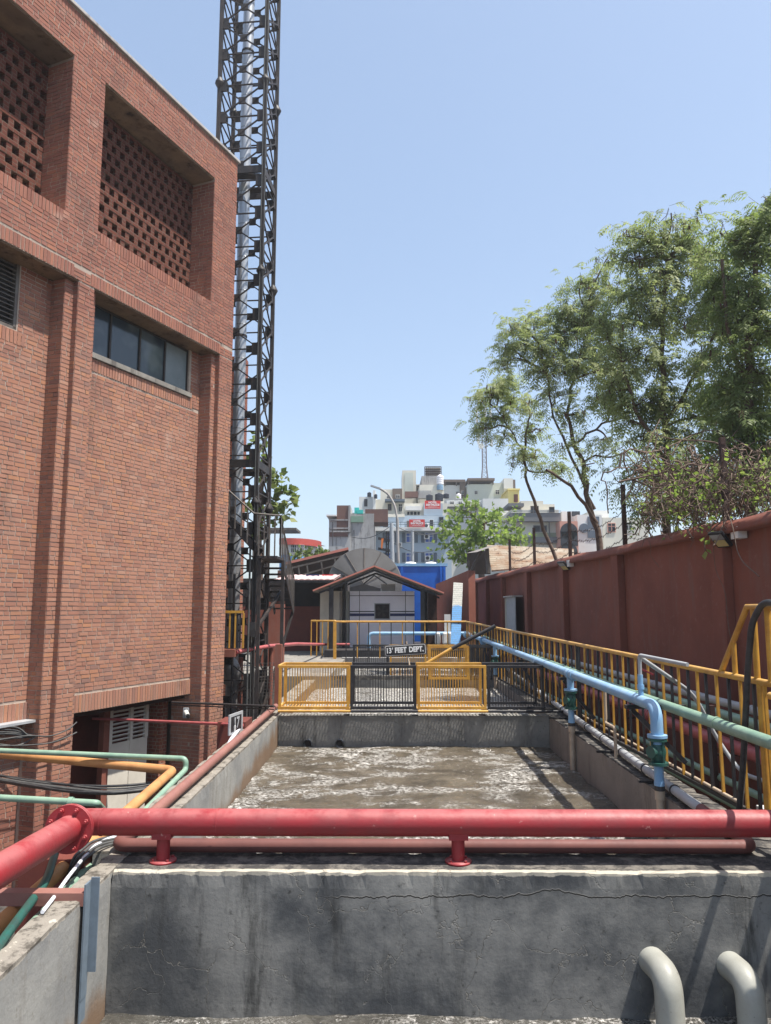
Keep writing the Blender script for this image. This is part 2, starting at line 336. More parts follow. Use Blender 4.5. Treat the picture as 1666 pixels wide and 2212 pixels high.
def waterm(name, c1, c2, cover, scale=1.0):
    m = NT(name)
    v = m.vec((.85, 1.35, 1))
    wn = m.n('ShaderNodeTexNoise'); wn.inputs['Scale'].default_value = .55 * scale; wn.inputs['Detail'].default_value = 6; wn.inputs['Roughness'].default_value = .62
    m.l(v, wn.inputs['Vector'])
    vm = m.n('ShaderNodeVectorMath', operation='MULTIPLY_ADD'); m.l(wn.outputs['Color'], vm.inputs[0])
    vm.inputs[1].default_value = (2.6, 2.6, 0); m.l(v, vm.inputs[2])
    W = vm.outputs[0]
    a = m.noise(1.1 * scale, 12, .72, W)
    r1 = m.math('SUBTRACT', 1.0, m.math('MULTIPLY', m.math('ABSOLUTE', m.math('SUBTRACT', m.noise(.62 * scale, 8, .6, W), .5)), 17.0))
    big = m.noise(.5, 4, .5)
    bub = m.noise(16 * scale, 6, .8)
    fleck = m.math('MULTIPLY', m.ramp(m.noise(10 * scale, 7, .8), .59, .65), m.ramp(m.noise(.9, 4, .6, W), .36, .56))
    f1 = m.ramp(m.math('ADD', a, m.math('MULTIPLY', m.math('SUBTRACT', big, .5), .5)), cover, cover + .04)
    f2 = m.math('MULTIPLY', m.ramp(r1, .0, .9), m.ramp(m.noise(1.2, 3, .5), .36, .55))
    fo = m.math('MAXIMUM', m.math('MULTIPLY', m.math('MAXIMUM', f1, f2), m.ramp(bub, .36, .58)), m.math('MULTIPLY', fleck, .55))
    wc = m.mix(m.ramp(m.noise(1.6, 9, .7, W), .36, .64), c1, c2)
    fc = m.mix(m.ramp(bub, .45, .7), (.45, .42, .37, 1), (.85, .82, .78, 1))
    col = m.mix(fo, wc, fc)
    h = m.math('ADD', m.math('MULTIPLY', m.noise(7, 9, .75, v), 1.0), m.math('MULTIPLY', fo, .35))
    return m.out(col, m.math('MULTIPLY_ADD', fo, .5, .08), m.bump(h, 1.0, .06), spec=.5)
Mt['water'] = waterm('tank_water', (.070, .056, .038, 1), (.155, .127, .09, 1), .585)
Mt['foam2'] = waterm('near_foam', (.07, .065, .055, 1), (.16, .15, .13, 1), .50, 2.2)
Mt['foam'] = waterm('foam_water', (.14, .12, .10, 1), (.28, .25, .20, 1), .36, 1.3)

def leafm(name, a, b, tr=.6):
    m = NT(name)
    oi = m.noise(.9, 4); o2 = m.noise(7, 2)
    col = m.mix(m.ramp(m.math('ADD', m.math('MULTIPLY', oi, .6), m.math('MULTIPLY', o2, .4)), .4, .62), a, b)
    m.out(col, .5, spec=.3)
    tl = m.n('ShaderNodeBsdfTranslucent'); m.l(m.mix(.3, col, (.25, .35, .04, 1)), tl.inputs[0])
    mx = m.n('ShaderNodeMixShader'); mx.inputs[0].default_value = tr
    o = m.t.nodes['Material Output']; m.l(m.b.outputs[0], mx.inputs[1]); m.l(tl.outputs[0], mx.inputs[2]); m.l(mx.outputs[0], o.inputs[0])
    return m.m
Mt['leaf'] = leafm('feathery_leaf', (.22, .265, .105, 1), (.40, .43, .20, 1))
Mt['leafd'] = leafm('feathery_leaf_dark', (.16, .215, .08, 1), (.30, .345, .14, 1))
Mt['leafl'] = leafm('bright_leaf', (.17, .26, .05, 1), (.34, .42, .12, 1))
Mt['leafteak'] = leafm('broad_leaf', (.09, .14, .03, 1), (.19, .21, .06, 1), .35)
Mt['bark'] = paint('bark', (.09, .055, .04, 1), (.14, .10, .075, 1), .9, 8, bump=.8)
Mt['twig'] = paint('dry_twig', (.12, .08, .06, 1), (.18, .13, .10, 1), .9, 8)
Mt['pod'] = paint('seed_pod', (.07, .025, .02, 1), (.1, .04, .03, 1), .7, 8)
#---SETTING---
# ================================================================ GROUND
g = MB().box((-400, -60, -2.9), (400, 900, -2.6)).build('ground', Mt['ground']); tag(g, kind='structure')

# ================================================================ BRICK BUILDING (front plane y=0, x runs along the facade to its far corner)
K = at(484.5, 1400, 17.2); AZ = R_(22.49)
FT = Vector((math.sin(AZ), math.cos(AZ), 0)); FN = Vector((FT.y, -FT.x, 0))
bb = thing('brick_building', (K.x, K.y, 0), 'tall red brick building with recessed screens and a slot window, left of the tank', 'building', rz=R_(90) - AZ)
def facw(x, y, z): return Vector((K.x, K.y, 0)) + FT * x - FN * y + Vector((0, 0, z))      # facade point to site
def facp(px, py, dep=0): return onpl(px, py, K - FN * dep, FN)
W = MB()
def bx(x0, x1, y0, z0, z1, y1=.9): W.box((x0, y0, z0), (x1, y1, z1))
bx(-9.5, 0, 0, 12.09, 13.0); bx(-.9, 0, 0, 9.03, 12.09); bx(-5.2, -4.42, 0, 9.03, 12.09); bx(-9.5, -8.72, 0, 9.03, 12.09)
bx(-9.5, 0, 0, 7.9, 9.03)
bx(-.5, 0, 0, -2.6, 7.9); bx(-.655, -.5, .115, -2.6, 7.9)
bx(-1.05, -.655, .43, .10, 7.9); bx(-4.2, -1.05, .43, .10, 6.75); bx(-4.28, -4.2, .43, .10, 7.9)
bx(-4.43, -4.28, .115, -2.6, 7.9); bx(-4.8, -4.43, 0, -2.6, 7.9); bx(-5.0, -4.8, .115, -2.6, 7.9)
bx(-5.68, -5.0, .44, .10, 7.9); bx(-8.0, -5.68, .44, .10, 6.7); bx(-8.7, -8.0, .44, .10, 7.9)
bx(-8.7, -5.0, .52, -2.6, .10)
bx(-9.5, -8.7, 0, -2.6, 7.9)
W.box((-.3, .9, -2.6), (0, 1.7, 12.8)); W.box((-14, 1.7, .4), (0, 8, 12.85)); W.box((-14, .9, 12.8), (0, 1.7, 12.98))
bx(-4.42, -.9, .62, 9.03, 9.44, .8); bx(-8.72, -5.2, .62, 9.03, 9.44, .8)
W.box((-5.6, 3.4, -2.6), (0, 3.6, .4))
W.build('wall', Mt['mortar'], bb)
MB().box((-14, 0, -2.6), (-9.503, 1.7, 13.0)).build('wall', Mt['brick'], bb)
def facing(name, rects, soldier=False):
    # individually laid bricks, 8 mm proud of the joints; rect = (axis, fixed, u0, u1, z0, z1)
    r = np.random.default_rng(31 + len(rects)); A = []
    for ax, fx, u0, u1, z0, z1 in rects:
        if soldier:
            n_ = int((u1-u0)/.076); A += [(ax, fx, u0+(u1-u0)*k/n_+.005, u0+(u1-u0)*(k+1)/n_-.005, z0+.006, z1-.004) for k in range(n_)]; continue
        k0 = math.ceil(z0/.078 - .3); z = k0*.078; k = k0
        while z + .05 < z1:
            u = -20 + (.05 if k % 2 else .165) + .02*math.sin(k*1.7); i = 0
            while u < u1:
                L = (.215 if (i + k) % 3 else .105); a, b = max(u, u0), min(u+L, u1)
                if u1 - (u+L) < .06: b = u1
                if b - a > .05:
                    if a - u0 < .07: a = u0
                    A.append((ax, fx, a, b, max(z, z0), min(z+.0625, z1)))
                    if b >= u1: break
                u += L + .012; i += 1
            z += .078; k += 1
    V = []; 
    for ax, fx, a, b, z0, z1 in A:
        p = .0085 + r.normal(0, .0016); j = r.normal(0, .0022, 8)
        o_ = [(a+.002+j[0], z0+j[1]), (b-.002+j[2], z0+j[3]), (b-.002+j[4], z1+j[5]), (a+.002+j[6], z1+j[7])]
        for d_, sh_ in ((-p, .0), (.004, -.002)):
            for i, (u, z) in enumerate(o_): V.append((u, fx+d_, z) if ax == 'y' else (fx+d_, u, z))
    V = np.array(V); n_ = len(A); base_ = (np.arange(n_)*8)[:, None, None]
    F = np.array([(0,1,2,3), (0,4,5,1), (1,5,6,2), (2,6,7,3), (3,7,4,0)])[None] + base_; F = F.reshape(-1, 4)
    me = bpy.data.meshes.new(name); me.vertices.add(len(V)); me.vertices.foreach_set('co', V.ravel()); me.loops.add(F.size); me.loops.foreach_set('vertex_index', F.ravel())
    me.polygons.add(len(F)); me.polygons.foreach_set('loop_start', np.arange(0, F.size, 4)); me.polygons.foreach_set('use_smooth', np.zeros(len(F), bool)); me.update(calc_edges=True); me.materials.append(Mt['bface'])
    o = bpy.data.objects.new(name, me); COL.objects.link(o); o.parent = bb; return o
Y_ = 'y'; X__ = 'x'
facing('brick_facing', [(Y_, 0, -9.5, 0, 12.09, 12.78), (Y_, 0, -.9, 0, 9.03, 12.09), (Y_, 0, -5.2, -4.42, 9.03, 12.09), (Y_, 0, -9.5, -8.72, 9.03, 12.09),
    (Y_, 0, -9.5, 0, 8.14, 8.80), (Y_, 0, -5.25, -4.36, 8.80, 9.03), (Y_, 0, -1.2, 0, 8.80, 9.03), (Y_, 0, -4.93, -4.53, 7.9, 8.14), (Y_, 0, -.5, 0, 7.9, 8.14),
    (Y_, 0, -.5, 0, -2.6, 7.9), (Y_, 0, -4.8, -4.43, -2.6, 7.9), (Y_, .115, -.655, -.5, -2.6, 7.9), (Y_, .115, -5.0, -4.8, -2.6, 7.9), (Y_, .115, -4.43, -4.28, -2.6, 7.9),
    (Y_, .43, -4.28, -.655, .42, 6.50), (Y_, .43, -.98, -.655, 6.5, 7.87), (Y_, .44, -8.7, -5.0, .42, 6.45), (Y_, .44, -5.66, -5.0, 6.45, 7.87), (Y_, .52, -8.7, -5.0, -2.6, .09),
    (Y_, .62, -4.42, -.9, 9.03, 9.44), (Y_, .62, -8.72, -5.2, 9.03, 9.44)])
facing('reveal_facing', [(X__, -.9, 0, .62, 9.03, 12.06), (X__, -5.2, 0, .62, 9.03, 12.06), (X__, -.5, 0, .115, -2.6, 7.87), (X__, -.655, .115, .43, -2.6, 7.87), (X__, -4.8, 0, .115, -2.6, 7.87), (X__, -5.0, .115, .44, -2.6, 7.87), (X__, -.655, .43, .9, -2.6, .09)])
for rc in ((Y_, -.004, -4.36, -1.2, 8.80, 9.03), (Y_, -.004, -8.7, -5.25, 8.80, 9.03)): facing('sill_course', [rc], True)
for rc in ((Y_, -.005, -4.53, -.5, 7.9, 8.14), (Y_, -.005, -8.9, -4.93, 7.9, 8.14), (Y_, .41, -4.27, -.66, .10, .42), (Y_, .42, -8.7, -5.005, .10, .42)): facing('lintel_course', [rc], True)
for rc in ((Y_, .425, -4.2, -.92, 6.50, 6.74), (Y_, .435, -8.0, -5.5, 6.45, 6.69)): facing('sill_course', [rc], True)
facing('top_course', [(Y_, 0, -9.5, 0, 12.79, 12.98)], True)
for x0, x1 in ((-4.53, -.5), (-8.9, -4.93)): MB().box((x0, -.004, 7.897), (x1, -.001, 8.142)).build('lintel_bed', Mt['mortar'], bb)
MB().box((-4.28, .41, .097), (-.657, .429, .42)).build('lintel_bed', Mt['mortar'], bb)
MB().box((-8.7, .42, .097), (-5.002, .439, .42)).build('lintel_bed', Mt['mortar'], bb)
MB().box((-8.7, .44, .097), (-5.002, .6, .101)).build('lintel_bed', Mt['mortar'], bb)
MB().box((-14, -.06, 13.0), (.05, .5, 13.07)).build('coping', Mt['coping'], bb, .01)
for x0, x1 in ((-4.42, -.9), (-8.72, -5.2)):
    MB().box((x0+.002, .03, 12.06), (x1-.002, .9, 12.087)).build('soffit', Mt['soffit'], bb)
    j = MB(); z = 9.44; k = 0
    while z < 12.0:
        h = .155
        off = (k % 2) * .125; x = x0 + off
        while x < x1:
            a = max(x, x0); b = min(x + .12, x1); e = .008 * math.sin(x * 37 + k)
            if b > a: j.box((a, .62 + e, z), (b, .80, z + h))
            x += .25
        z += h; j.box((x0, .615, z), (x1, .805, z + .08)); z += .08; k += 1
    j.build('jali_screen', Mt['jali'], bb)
    MB().box((x0, 1.25, 9.0), (x1, 1.3, 12.1)).build('shade_backing', Mt['dark'], bb)  # near-black sheet stands for the shade in the hollow behind the screen
for x0, x1 in ((-4.43, -.5), (-8.7, -4.8)): MB().box((x0+.003, .02, 7.872), (x1-.003, .9, 7.896)).build('soffit', Mt['soffit'], bb)
MB().box((-4.25, .38, 6.752), (-.98, .7, 6.86)).build('window_sill', Mt['sill'], bb, .01)
# slot window: four panes, the right one frosted
fr = MB(); xs = [-4.2, -3.47, -2.62, -1.83, -1.05]
for x in xs: fr.box((x-.022, .47, 6.862), (x+.022, .55, 7.87))
fr.box((-4.2, .472, 6.862), (-1.05, .548, 6.9)); fr.box((-4.2, .472, 7.83), (-1.05, .548, 7.87))
win = fr.build('window', Mt['steel'], bb)
frost = paint('frosted_pane', (.13, .16, .17, 1), (.20, .23, .24, 1), .4, .9)
for i in range(4):
    MB().box((xs[i]+.02, .5, 6.9), (xs[i+1]-.02, .512, 7.83)).build('pane', frost if i == 3 else Mt['glass'], win)
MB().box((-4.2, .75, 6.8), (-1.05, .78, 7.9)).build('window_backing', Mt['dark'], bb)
lv = MB()
for k in range(14): lv.box((-8.0, .46, 6.78 + k*.08), (-5.74, .5, 6.795 + k*.08), Matrix.Translation((0, 0, 0)))
lv.box((-5.74, .45, 6.72), (-5.68, .55, 7.87)); lv.box((-8, .45, 6.70), (-5.68, .55, 6.76))
lv.build('louvre_window', Mt['steellt'], bb)
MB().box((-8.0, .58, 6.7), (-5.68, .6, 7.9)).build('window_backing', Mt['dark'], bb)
# ground-floor opening: maroon inner wall, white louvred door, steel beam
MB().box((-5.5, 1.72, -2.6), (-.35, 1.8, .38)).build('inner_wall', Mt['maroon'], bb)
MB().box((-4.28, .55, .0), (-.66, .65, .085)).build('opening_beam', Mt['rusty'], bb)
d = MB(); dx0, dx1 = -2.45, -1.3
d.box((dx0, 1.0, -2.3), (dx1, 1.04, -.75)); d.box((dx0, .985, -.75), (dx0+.09, 1.05, .05)); d.box((dx1-.09, .985, -.75), (dx1, 1.05, .05)); d.box((dx0+.6, .983, -2.3), (dx0+.68, 1.05, .05))
door = d.build('door', Mt['beige'], bb)
d = MB()
for k in range(9): d.box((0, -.03, 0), (dx1-dx0-.18, .03, .012), Matrix.Translation((dx0+.09, 1.02, -.70+k*.082)) @ Matrix.Rotation(-.7, 4, 'X'))
d.build('louvre', Mt['white'], door)
MB().box((-2.62, .97, -2.6), (-2.46, 1.1, .09)).build('door_post', Mt['redwall'], bb)
MB().box((-.9, 1.0, -2.6), (-.66, 1.6, .09)).build('inner_pier', Mt['brick'], bb)
# lower brick wing that continues behind the lattice mast
tw = at(514, 1400, 20.6); zt = at(512, 770, 20.6).z
wg = MB().box((-9, 20.6, -2.6), (tw.x, 21.1, zt)).build('brick_wing', Mt['brick'])
tag(wg, 'narrow strip of lower brick wing seen between the corner pier and the lattice mast', 'building')
# building fittings
o = thing('wall_camera', facw(-.56, .08, 1.0), 'white bullet camera on the brick pier above the opening', 'camera'); o.location = facp(402, 1540, .43)
MB().box((-.06, -.02, -.11), (.06, .02, .11)).build('bracket_plate', Mt['greypipe'], o)
MB().sweep([(0, -.02, .02), (.10, -.22, -.03)], .05, 14).build('camera_body', Mt['white'], o)
MB().sweep([(.10, -.22, -.03), (.125, -.27, -.042)], .043, 14).build('lens', Mt['rubber'], o)

# ================================================================ LATTICE MAST WITH FLUE
fl = at(476, 150, 18.55); fr_ = at(574.5, 150, 18.45)
S = 1.14; ph = R_(-5)
ex = Vector((math.cos(ph), math.sin(ph), 0)); ey = Vector((-ex.y, ex.x, 0))
o0 = Vector((fl.x, fl.y, 0)); S = (Vector((fr_.x, fr_.y, 0)) - o0).dot(ex)
mast = thing('lattice_mast', (o0.x + S/2, o0.y + S/2, -2.6), 'tall dark steel lattice mast rising out of the picture beside the brick building', 'mast')
leg = [o0, o0 + ex*S, o0 + ex*S + ey*S, o0 + ey*S]
H0, H1 = -2.6, 24.0; PH = .935
zpl = [at(536, y, 18.5).z for y in (267,)][0] % PH
for P in leg:
    MB().bar(P + Vector((0,0,H0)), P + Vector((0,0,H1)), .10).build('leg', Mt['steel'], mast)
    for zz in (-.9, 4.6, 10.75, 16.2):
        MB().lathe((P.x, P.y, zz), [(.05, -.16), (.13, 0), (.13, .015), (.13, .03), (.05, .19)], 8).build('splice_flange', Mt['steel'], mast)
lev = []; z = H0 + zpl
while z < H1 - .1: lev.append(z); z += PH
rest = MB()
class Single:      # the plates of the front face, each a part of its own
    def bar(s, *a): MB().bar(*a).build('gusset_plate', Mt['steel'], mast)
for fi in range(4):
    A, B = leg[fi], leg[(fi+1) % 4]; n_ = ((A + B) / 2 - (leg[0] + leg[2]) / 2).normalized()
    br = MB(); gp = Single() if fi == 0 else rest; e = (B - A).normalized()
    def P_(q, z): return Vector((q.x, q.y, z))
    for i, z in enumerate(lev):
        br.bar(P_(A, z), P_(B, z), .033, .03)
        if i + 1 < len(lev):
            z2 = lev[i+1]; br.bar(P_(A, z) + n_*.012, P_(B, z2) + n_*.012, .035, .03); br.bar(P_(A, z2) - n_*.012, P_(B, z) - n_*.012, .035, .03)
            M_ = P_((A+B)/2, (z+z2)/2); gp.bar(M_ - n_*.02, M_ + n_*.022, .19, .19)
        for q, sgn in ((A, 1), (B, -1)):
            c = P_(q, z) + e * (sgn*.10); gp.bar(c - n_*.026, c + n_*.026, .2, .32)
    br.build('bracing', Mt['steel'], mast)
tag(rest.build('gusset_plate', Mt['steel'], mast), kind='stuff')
ctr = (leg[0] + leg[2]) / 2
for y in (372, 1003):
    z = at(540, y, 18.6).z; b = MB()
    for i in range(4): b.bar(P_(leg[i], z), P_(leg[(i+1) % 4], z), .05, .2)
    b.box((-.45, -.45, -.02), (.45, -.22, .02), Matrix.Translation((ctr.x, ctr.y, z))); b.box((-.45, .22, -.02), (.45, .45, .02), Matrix.Translation((ctr.x, ctr.y, z)))
    b.build('ring_platform', Mt['steel'], mast)
lad = MB(); c = leg[1] + n_ * 0 + Vector((.10, -.05, 0))
lad.sweep([P_(leg[1] + Vector((-.02, -.09, 0)), -2), P_(leg[1] + Vector((-.02, -.09, 0)), 24)], .014, 6); lad.sweep([P_(leg[1] + Vector((.06, -.08, 0)), -2), P_(leg[1] + Vector((.06, -.08, 0)), 24)], .011, 6)
lad.build('riser_cable', Mt['greyrubber'], mast)
world_parts(mast)
# flue pipe inside
m = NT('flue_metal'); cz = m.noise(1.2, 6, .6, m.vec((1, 1, .3)))
sp = m.n('ShaderNodeSeparateXYZ'); m.l(m.tc.outputs['Object'], sp.inputs[0])
ring = m.math('LESS_THAN', m.math('FRACT', m.math('MULTIPLY', sp.outputs['Z'], 1.05)), .03)
lo = m.ramp(m.math('MULTIPLY_ADD', sp.outputs['Z'], .1, m.math('MULTIPLY', m.noise(.8, 4), .3)), .35, .62)
col = m.mix(lo, (.20, .17, .145, 1), (.52, .55, .58, 1))
m.out(m.mix(m.math('MULTIPLY', ring, .5), m.mix(cz, col, (.40, .40, .42, 1)), (.1, .1, .1, 1)), .38, m.bump(m.math('ADD', cz, m.math('MULTIPLY', ring, .3)), .4, .02), .55)
fz = at(533, 1350, 18.9)
flue = thing('flue_pipe', (ctr.x, ctr.y, -2.6), 'silver metal flue pipe standing inside the lattice mast', 'flue')
fc = Vector((at(535, 150, ctr.y).x, ctr.y, 0))
MB().sweep([(fc.x, fc.y, -2.6), (fc.x, fc.y, 24)], .152, 28).build('pipe', m.m, flue)
b = MB()
for y in (100, 720, 1350): b.disc((fc.x, fc.y, at(530, y, 18.9).z), (0, 0, 1), .175, .05)
b.build('clamp', Mt['steel'], flue)
q = at(500, 1440, 18.9); MB().sweep([(q.x - .5, q.y+.2, q.z + .25), (q.x, q.y, q.z), (fc.x, fc.y, q.z - .35)], .24, 20, .2).build('elbow', m.m, flue)
world_parts(flue)

# ================================================================ STEEL STAIR BY THE MAST
st = thing('steel_stair', (at(570, 1200, 19.2).x, 19.2, -2.6), 'dark steel stair with handrails turning round the lattice mast', 'stair')
a0 = at(470, 1095, 17.95); a1 = at(556, 1190, 17.95)
def flight(a, b, wid, n, side):
    a = Vector(a); b = Vector(b); d = b - a; sd = Vector(side).normalized() * wid
    MB().bar(a, b, .03, .16).build('stringer', Mt['steel'], st); MB().bar(a + sd, b + sd, .03, .16).build('stringer', Mt['steel'], st)
    tr = MB(); dh = Vector((d.x, d.y, 0)).normalized() * .11
    for i in range(n):
        c = a + d * ((i + .5) / n); p = [c - dh, c + dh, c + dh + sd, c - dh + sd]
        tr.add([v + Vector((0,0,.045)) for v in p] + [v for v in p], [(0,1,2,3),(7,6,5,4),(0,4,5,1),(1,5,6,2),(2,6,7,3),(3,7,4,0)])
    tr.build('tread', Mt['steel'], st)
flight(a0, a1, .62, 7, (0, 1, 0))
lc = at(579, 1203, 18.3); lz = lc.z
MB().box((a1.x - .02, 17.9, lz - .06), (at(604, 1200, 18.3).x, 18.95, lz)).build('landing', Mt['steel'], st)
b0 = at(567, 1212, 19.0); b1 = at(594, 1322, 20.9)
flight((at(567,1203,18.97).x, 18.97, lz - .03), b1, .52, 9, (1, 0, 0))
h = MB(); hp = [at(470, 1038, 17.9), at(549, 1109, 17.9), at(606, 1135, 17.9), Vector((at(608, 1140, 18.95).x, 18.95, lz + .98)), Vector(b1) + Vector((.52, 0, .95))]
hp[2].z = lz + .98
h.sweep(hp, .022, 8)
h.build('handrail', Mt['steellt'], st)
h = MB()
for p0, p1, k, low0, low1 in ((hp[0], hp[1], 6, a0.z, a1.z), (hp[1], hp[2], 5, lz, lz), (hp[2], hp[3], 5, lz, lz), (hp[3], hp[4], 9, lz, b1.z)):
    for i in range(k + 1):
        t = i / k; p = p0.lerp(p1, t); h.bar(p, (p.x, p.y, low0 + (low1 - low0) * t), .03)
h.build('baluster', Mt['steellt'], st)
b = MB(); L = at(562, 1204, 18.4)
for x, y in ((a1.x + .05, 18.0), (at(600, 1200, 18.0).x, 18.9)): b.bar((x, y, -2.6), (x, y, lz - .05), .08)
b.bar((a1.x + .05, 18.0, lz - 1.7), (b1.x + .3, 20.2, b1.z + .6), .06); b.bar((b1.x + .5, 20.9, b1.z), (b1.x - .1, 19.1, -1.0), .06)
b.build('prop', Mt['steel'], st); world_parts(st)

# ================================================================ TANKS
YF, YB = 5.95, 6.42          # near cross wall front / back
XL, XLo, XR, XRo = -2.125, -2.48, 2.93, 3.36
YC = 14.22                   # far cross wall
def conc(name, a, b, mat, label, cat='wall', bev=.012, obj=None):
    return tag(MB().box(a, b).build(name, Mt[mat], None, bev), label, cat)
def rough_wall(name, a, b, mat, label, n=(60, 6, 10), amp=.008):
    # wall as a subdivided block with a broken, uneven arris
    bm = bmesh.new(); ax, ay, az_ = a; bx_, by, bz = b
    bmesh.ops.create_cube(bm, size=1)
    for v in bm.verts: v.co = Vector((ax + (v.co.x+.5)*(bx_-ax), ay + (v.co.y+.5)*(by-ay), az_ + (v.co.z+.5)*(bz-az_)))
    for ax_i, cuts in enumerate(n):
        L0, L1 = a[ax_i], b[ax_i]
        for k in range(1, cuts):
            co = [0,0,0]; co[ax_i] = L0 + (L1-L0)*k/cuts; no = [0,0,0]; no[ax_i] = 1
            bmesh.ops.bisect_plane(bm, geom=bm.verts[:]+bm.edges[:]+bm.faces[:], plane_co=co, plane_no=no)
    from mathutils import noise as nz
    for v in bm.verts:
        p = v.co.copy(); k = 0
        top = abs(p.z - bz) < 1e-4
        edge = top and (min(abs(p.x-ax), abs(p.x-bx_)) < 1e-4 or min(abs(p.y-ay), abs(p.y-by)) < 1e-4)
        e = nz.fractal(p * 7, .8, 2, 5)
        v.co += Vector((nz.noise(p*3.1), nz.noise(p*2.7+Vector((5,0,0))), nz.noise(p*3.3+Vector((0,9,0))))) * amp
        if edge:
            chip = max(0, e + .15) * .022
            v.co.z -= chip
            if abs(p.x-ax) < 1e-4: v.co.x += chip*.8
            if abs(p.x-bx_) < 1e-4: v.co.x -= chip*.8
            if abs(p.y-ay) < 1e-4: v.co.y += chip*.8
            if abs(p.y-by) < 1e-4: v.co.y -= chip*.8
    me = bpy.data.meshes.new(name); bm.to_mesh(me); bm.free(); me.materials.append(Mt[mat])
    o = bpy.data.objects.new(name, me); COL.objects.link(o); return tag(o, label, 'wall')
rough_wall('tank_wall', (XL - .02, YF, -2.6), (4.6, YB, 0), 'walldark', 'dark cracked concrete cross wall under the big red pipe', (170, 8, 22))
rough_wall('tank_wall', (XLo, YB + .003, -2.6), (XL, YC + 14, 0), 'walllight', 'sunlit grey side wall of the far tank, with rust stain, left of the water', (6, 220, 18))
rough_wall('tank_wall', (XLo + .15, -1, -2.6), (XL - .023, YB, 0), 'walllight', 'pale grey side wall nearest the camera at bottom left', (6, 110, 22))
rough_wall('tank_wall', (XR, YB + .003, -2.6), (XRo, YC + 14, -.005), 'wallshade', 'shaded brown-grey side wall on the right of the water, beneath the grey pipe', (6, 220, 18))
rough_wall('tank_wall', (XL+.003, YC, -2.6), (XR-.003, YC + .3, -.01), 'wallcross', 'black cross wall striped with light below the yellow and black walkway', (80, 4, 14))
def water(name, x0, x1, y0, y1, z, mat, amp, res=.035, label=None, cat=None):
    nx = int((x1-x0)/res); ny = int((y1-y0)/res); X, Y = np.meshgrid(np.linspace(x0, x1, nx), np.linspace(y0, y1, ny), indexing='ij')
    Z = np.zeros_like(X); r = np.random.default_rng(3)
    for k in range(46):
        f = 2.0 * 1.085**k; a = amp * .35 / (1 + k*.09); th = r.normal(1.57, .75); ph_ = r.uniform(0, 6.28)
        u = X*np.cos(th) + Y*np.sin(th) + .12*np.sin(1.7*X + ph_) + .1*np.sin(2.3*Y + k)
        Z += a * np.sin(f*u + ph_) * (.6 + .4*np.sin(.9*X + 1.1*Y + k))
    V = np.stack([X, Y, Z + z], -1).reshape(-1, 3); i = np.arange(nx*ny).reshape(nx, ny)
    F = np.stack([i[:-1,:-1], i[1:,:-1], i[1:,1:], i[:-1,1:]], -1).reshape(-1, 4)
    me = bpy.data.meshes.new(name); me.vertices.add(len(V)); me.vertices.foreach_set('co', V.ravel())
    me.loops.add(F.size); me.loops.foreach_set('vertex_index', F.ravel()); me.polygons.add(len(F))
    me.polygons.foreach_set('loop_start', np.arange(0, F.size, 4)); me.polygons.foreach_set('use_smooth', np.ones(len(F), bool))
    me.update(calc_edges=True); me.materials.append(Mt[mat])
    o = bpy.data.objects.new(name, me); COL.objects.link(o); return tag(o, kind='structure')
water('water', XL+.01, XR-.01, YB-.05, YC+.05, -.57, 'water', .020)
water('water', XL+.01, XR-.01, YC+.25, 28, -.25, 'foam', .020, .05)
water('water', XL-.01, 4.5, 1.2, YF+.05, -1.02, 'foam2', .022, .03)
# two drain mouths in the far cross wall
for px in (665, 734):
    c = at(px, 1606, YC - .02); o = MB().sweep([(c.x, YC-.06, c.z), (c.x, YC+.02, c.z)], .078, 18, cap=False)
    for r_ in (): pass
    o.sweep([(c.x, YC-.06, c.z), (c.x, YC+.02, c.z)], .064, 18, cap=False)
    p = o.build('drain_pipe', Mt['greypipe']); tag(p, 'left' if 0 else ('short drain pipe end poking from the black wall, nearer its left corner' if px == 665 else 'short drain pipe end in the black wall, further right of its neighbour'), 'pipe')
    MB().disc((c.x, YC-.008, c.z), (0,1,0), .06, .006).build('mouth', Mt['dark'], p)

# clutter round the mast foot
for i, (x0, y0_, x1, y1_, Y, r_, mt, lab) in enumerate((
    (507, 1240, 507, 1560, 18.2, .03, 'steel', 'thin dark conduit rising beside the flue at the mast foot'),
    (541, 1180, 541, 1560, 18.0, .025, 'greyrubber', 'grey conduit rising along the front leg of the mast foot'),
    (586, 1400, 586, 1560, 19.6, .06, 'redwall', 'slim red post behind the mast foot'),
    (520, 1420, 520, 1560, 19.4, .07, 'redwall', 'short red post between flue and mast leg'))):
    a = at(x0, y0_, Y); b_ = at(x1, y1_, Y); tag(MB().sweep([(a.x, Y, a.z), (a.x, Y, b_.z)], r_, 10).build('post' if 'red' in mt else 'conduit', Mt[mt]), lab, 'post' if 'red' in mt else 'conduit')
o = thing('junction_box', tuple(at(548, 1360, 18.1)), 'dark junction box fixed to the mast leg above the red pipe', 'box')
MB().box((-.12, 0, -.18), (.12, .12, .18)).build('case', Mt['steel'], o, .01); MB().box((-.11, -.012, -.17), (.11, -.002, .17)).build('lid', Mt['steellt'], o)
gt = thing('grating_panel', tuple(at(560, 1470, 18.9)), 'rusty expanded-metal panel leaning inside the mast foot', 'panel')
b = MB()
for k in range(14):
    b.bar((-.55+.08*k, 0, -.45), (-.45+.08*k, .02, .45), .012)
    if k < 11: b.bar((-.55, .01, -.4+.08*k), (.6, .01, -.36+.08*k), .01)
b.build('mesh', Mt['steellt'], gt)
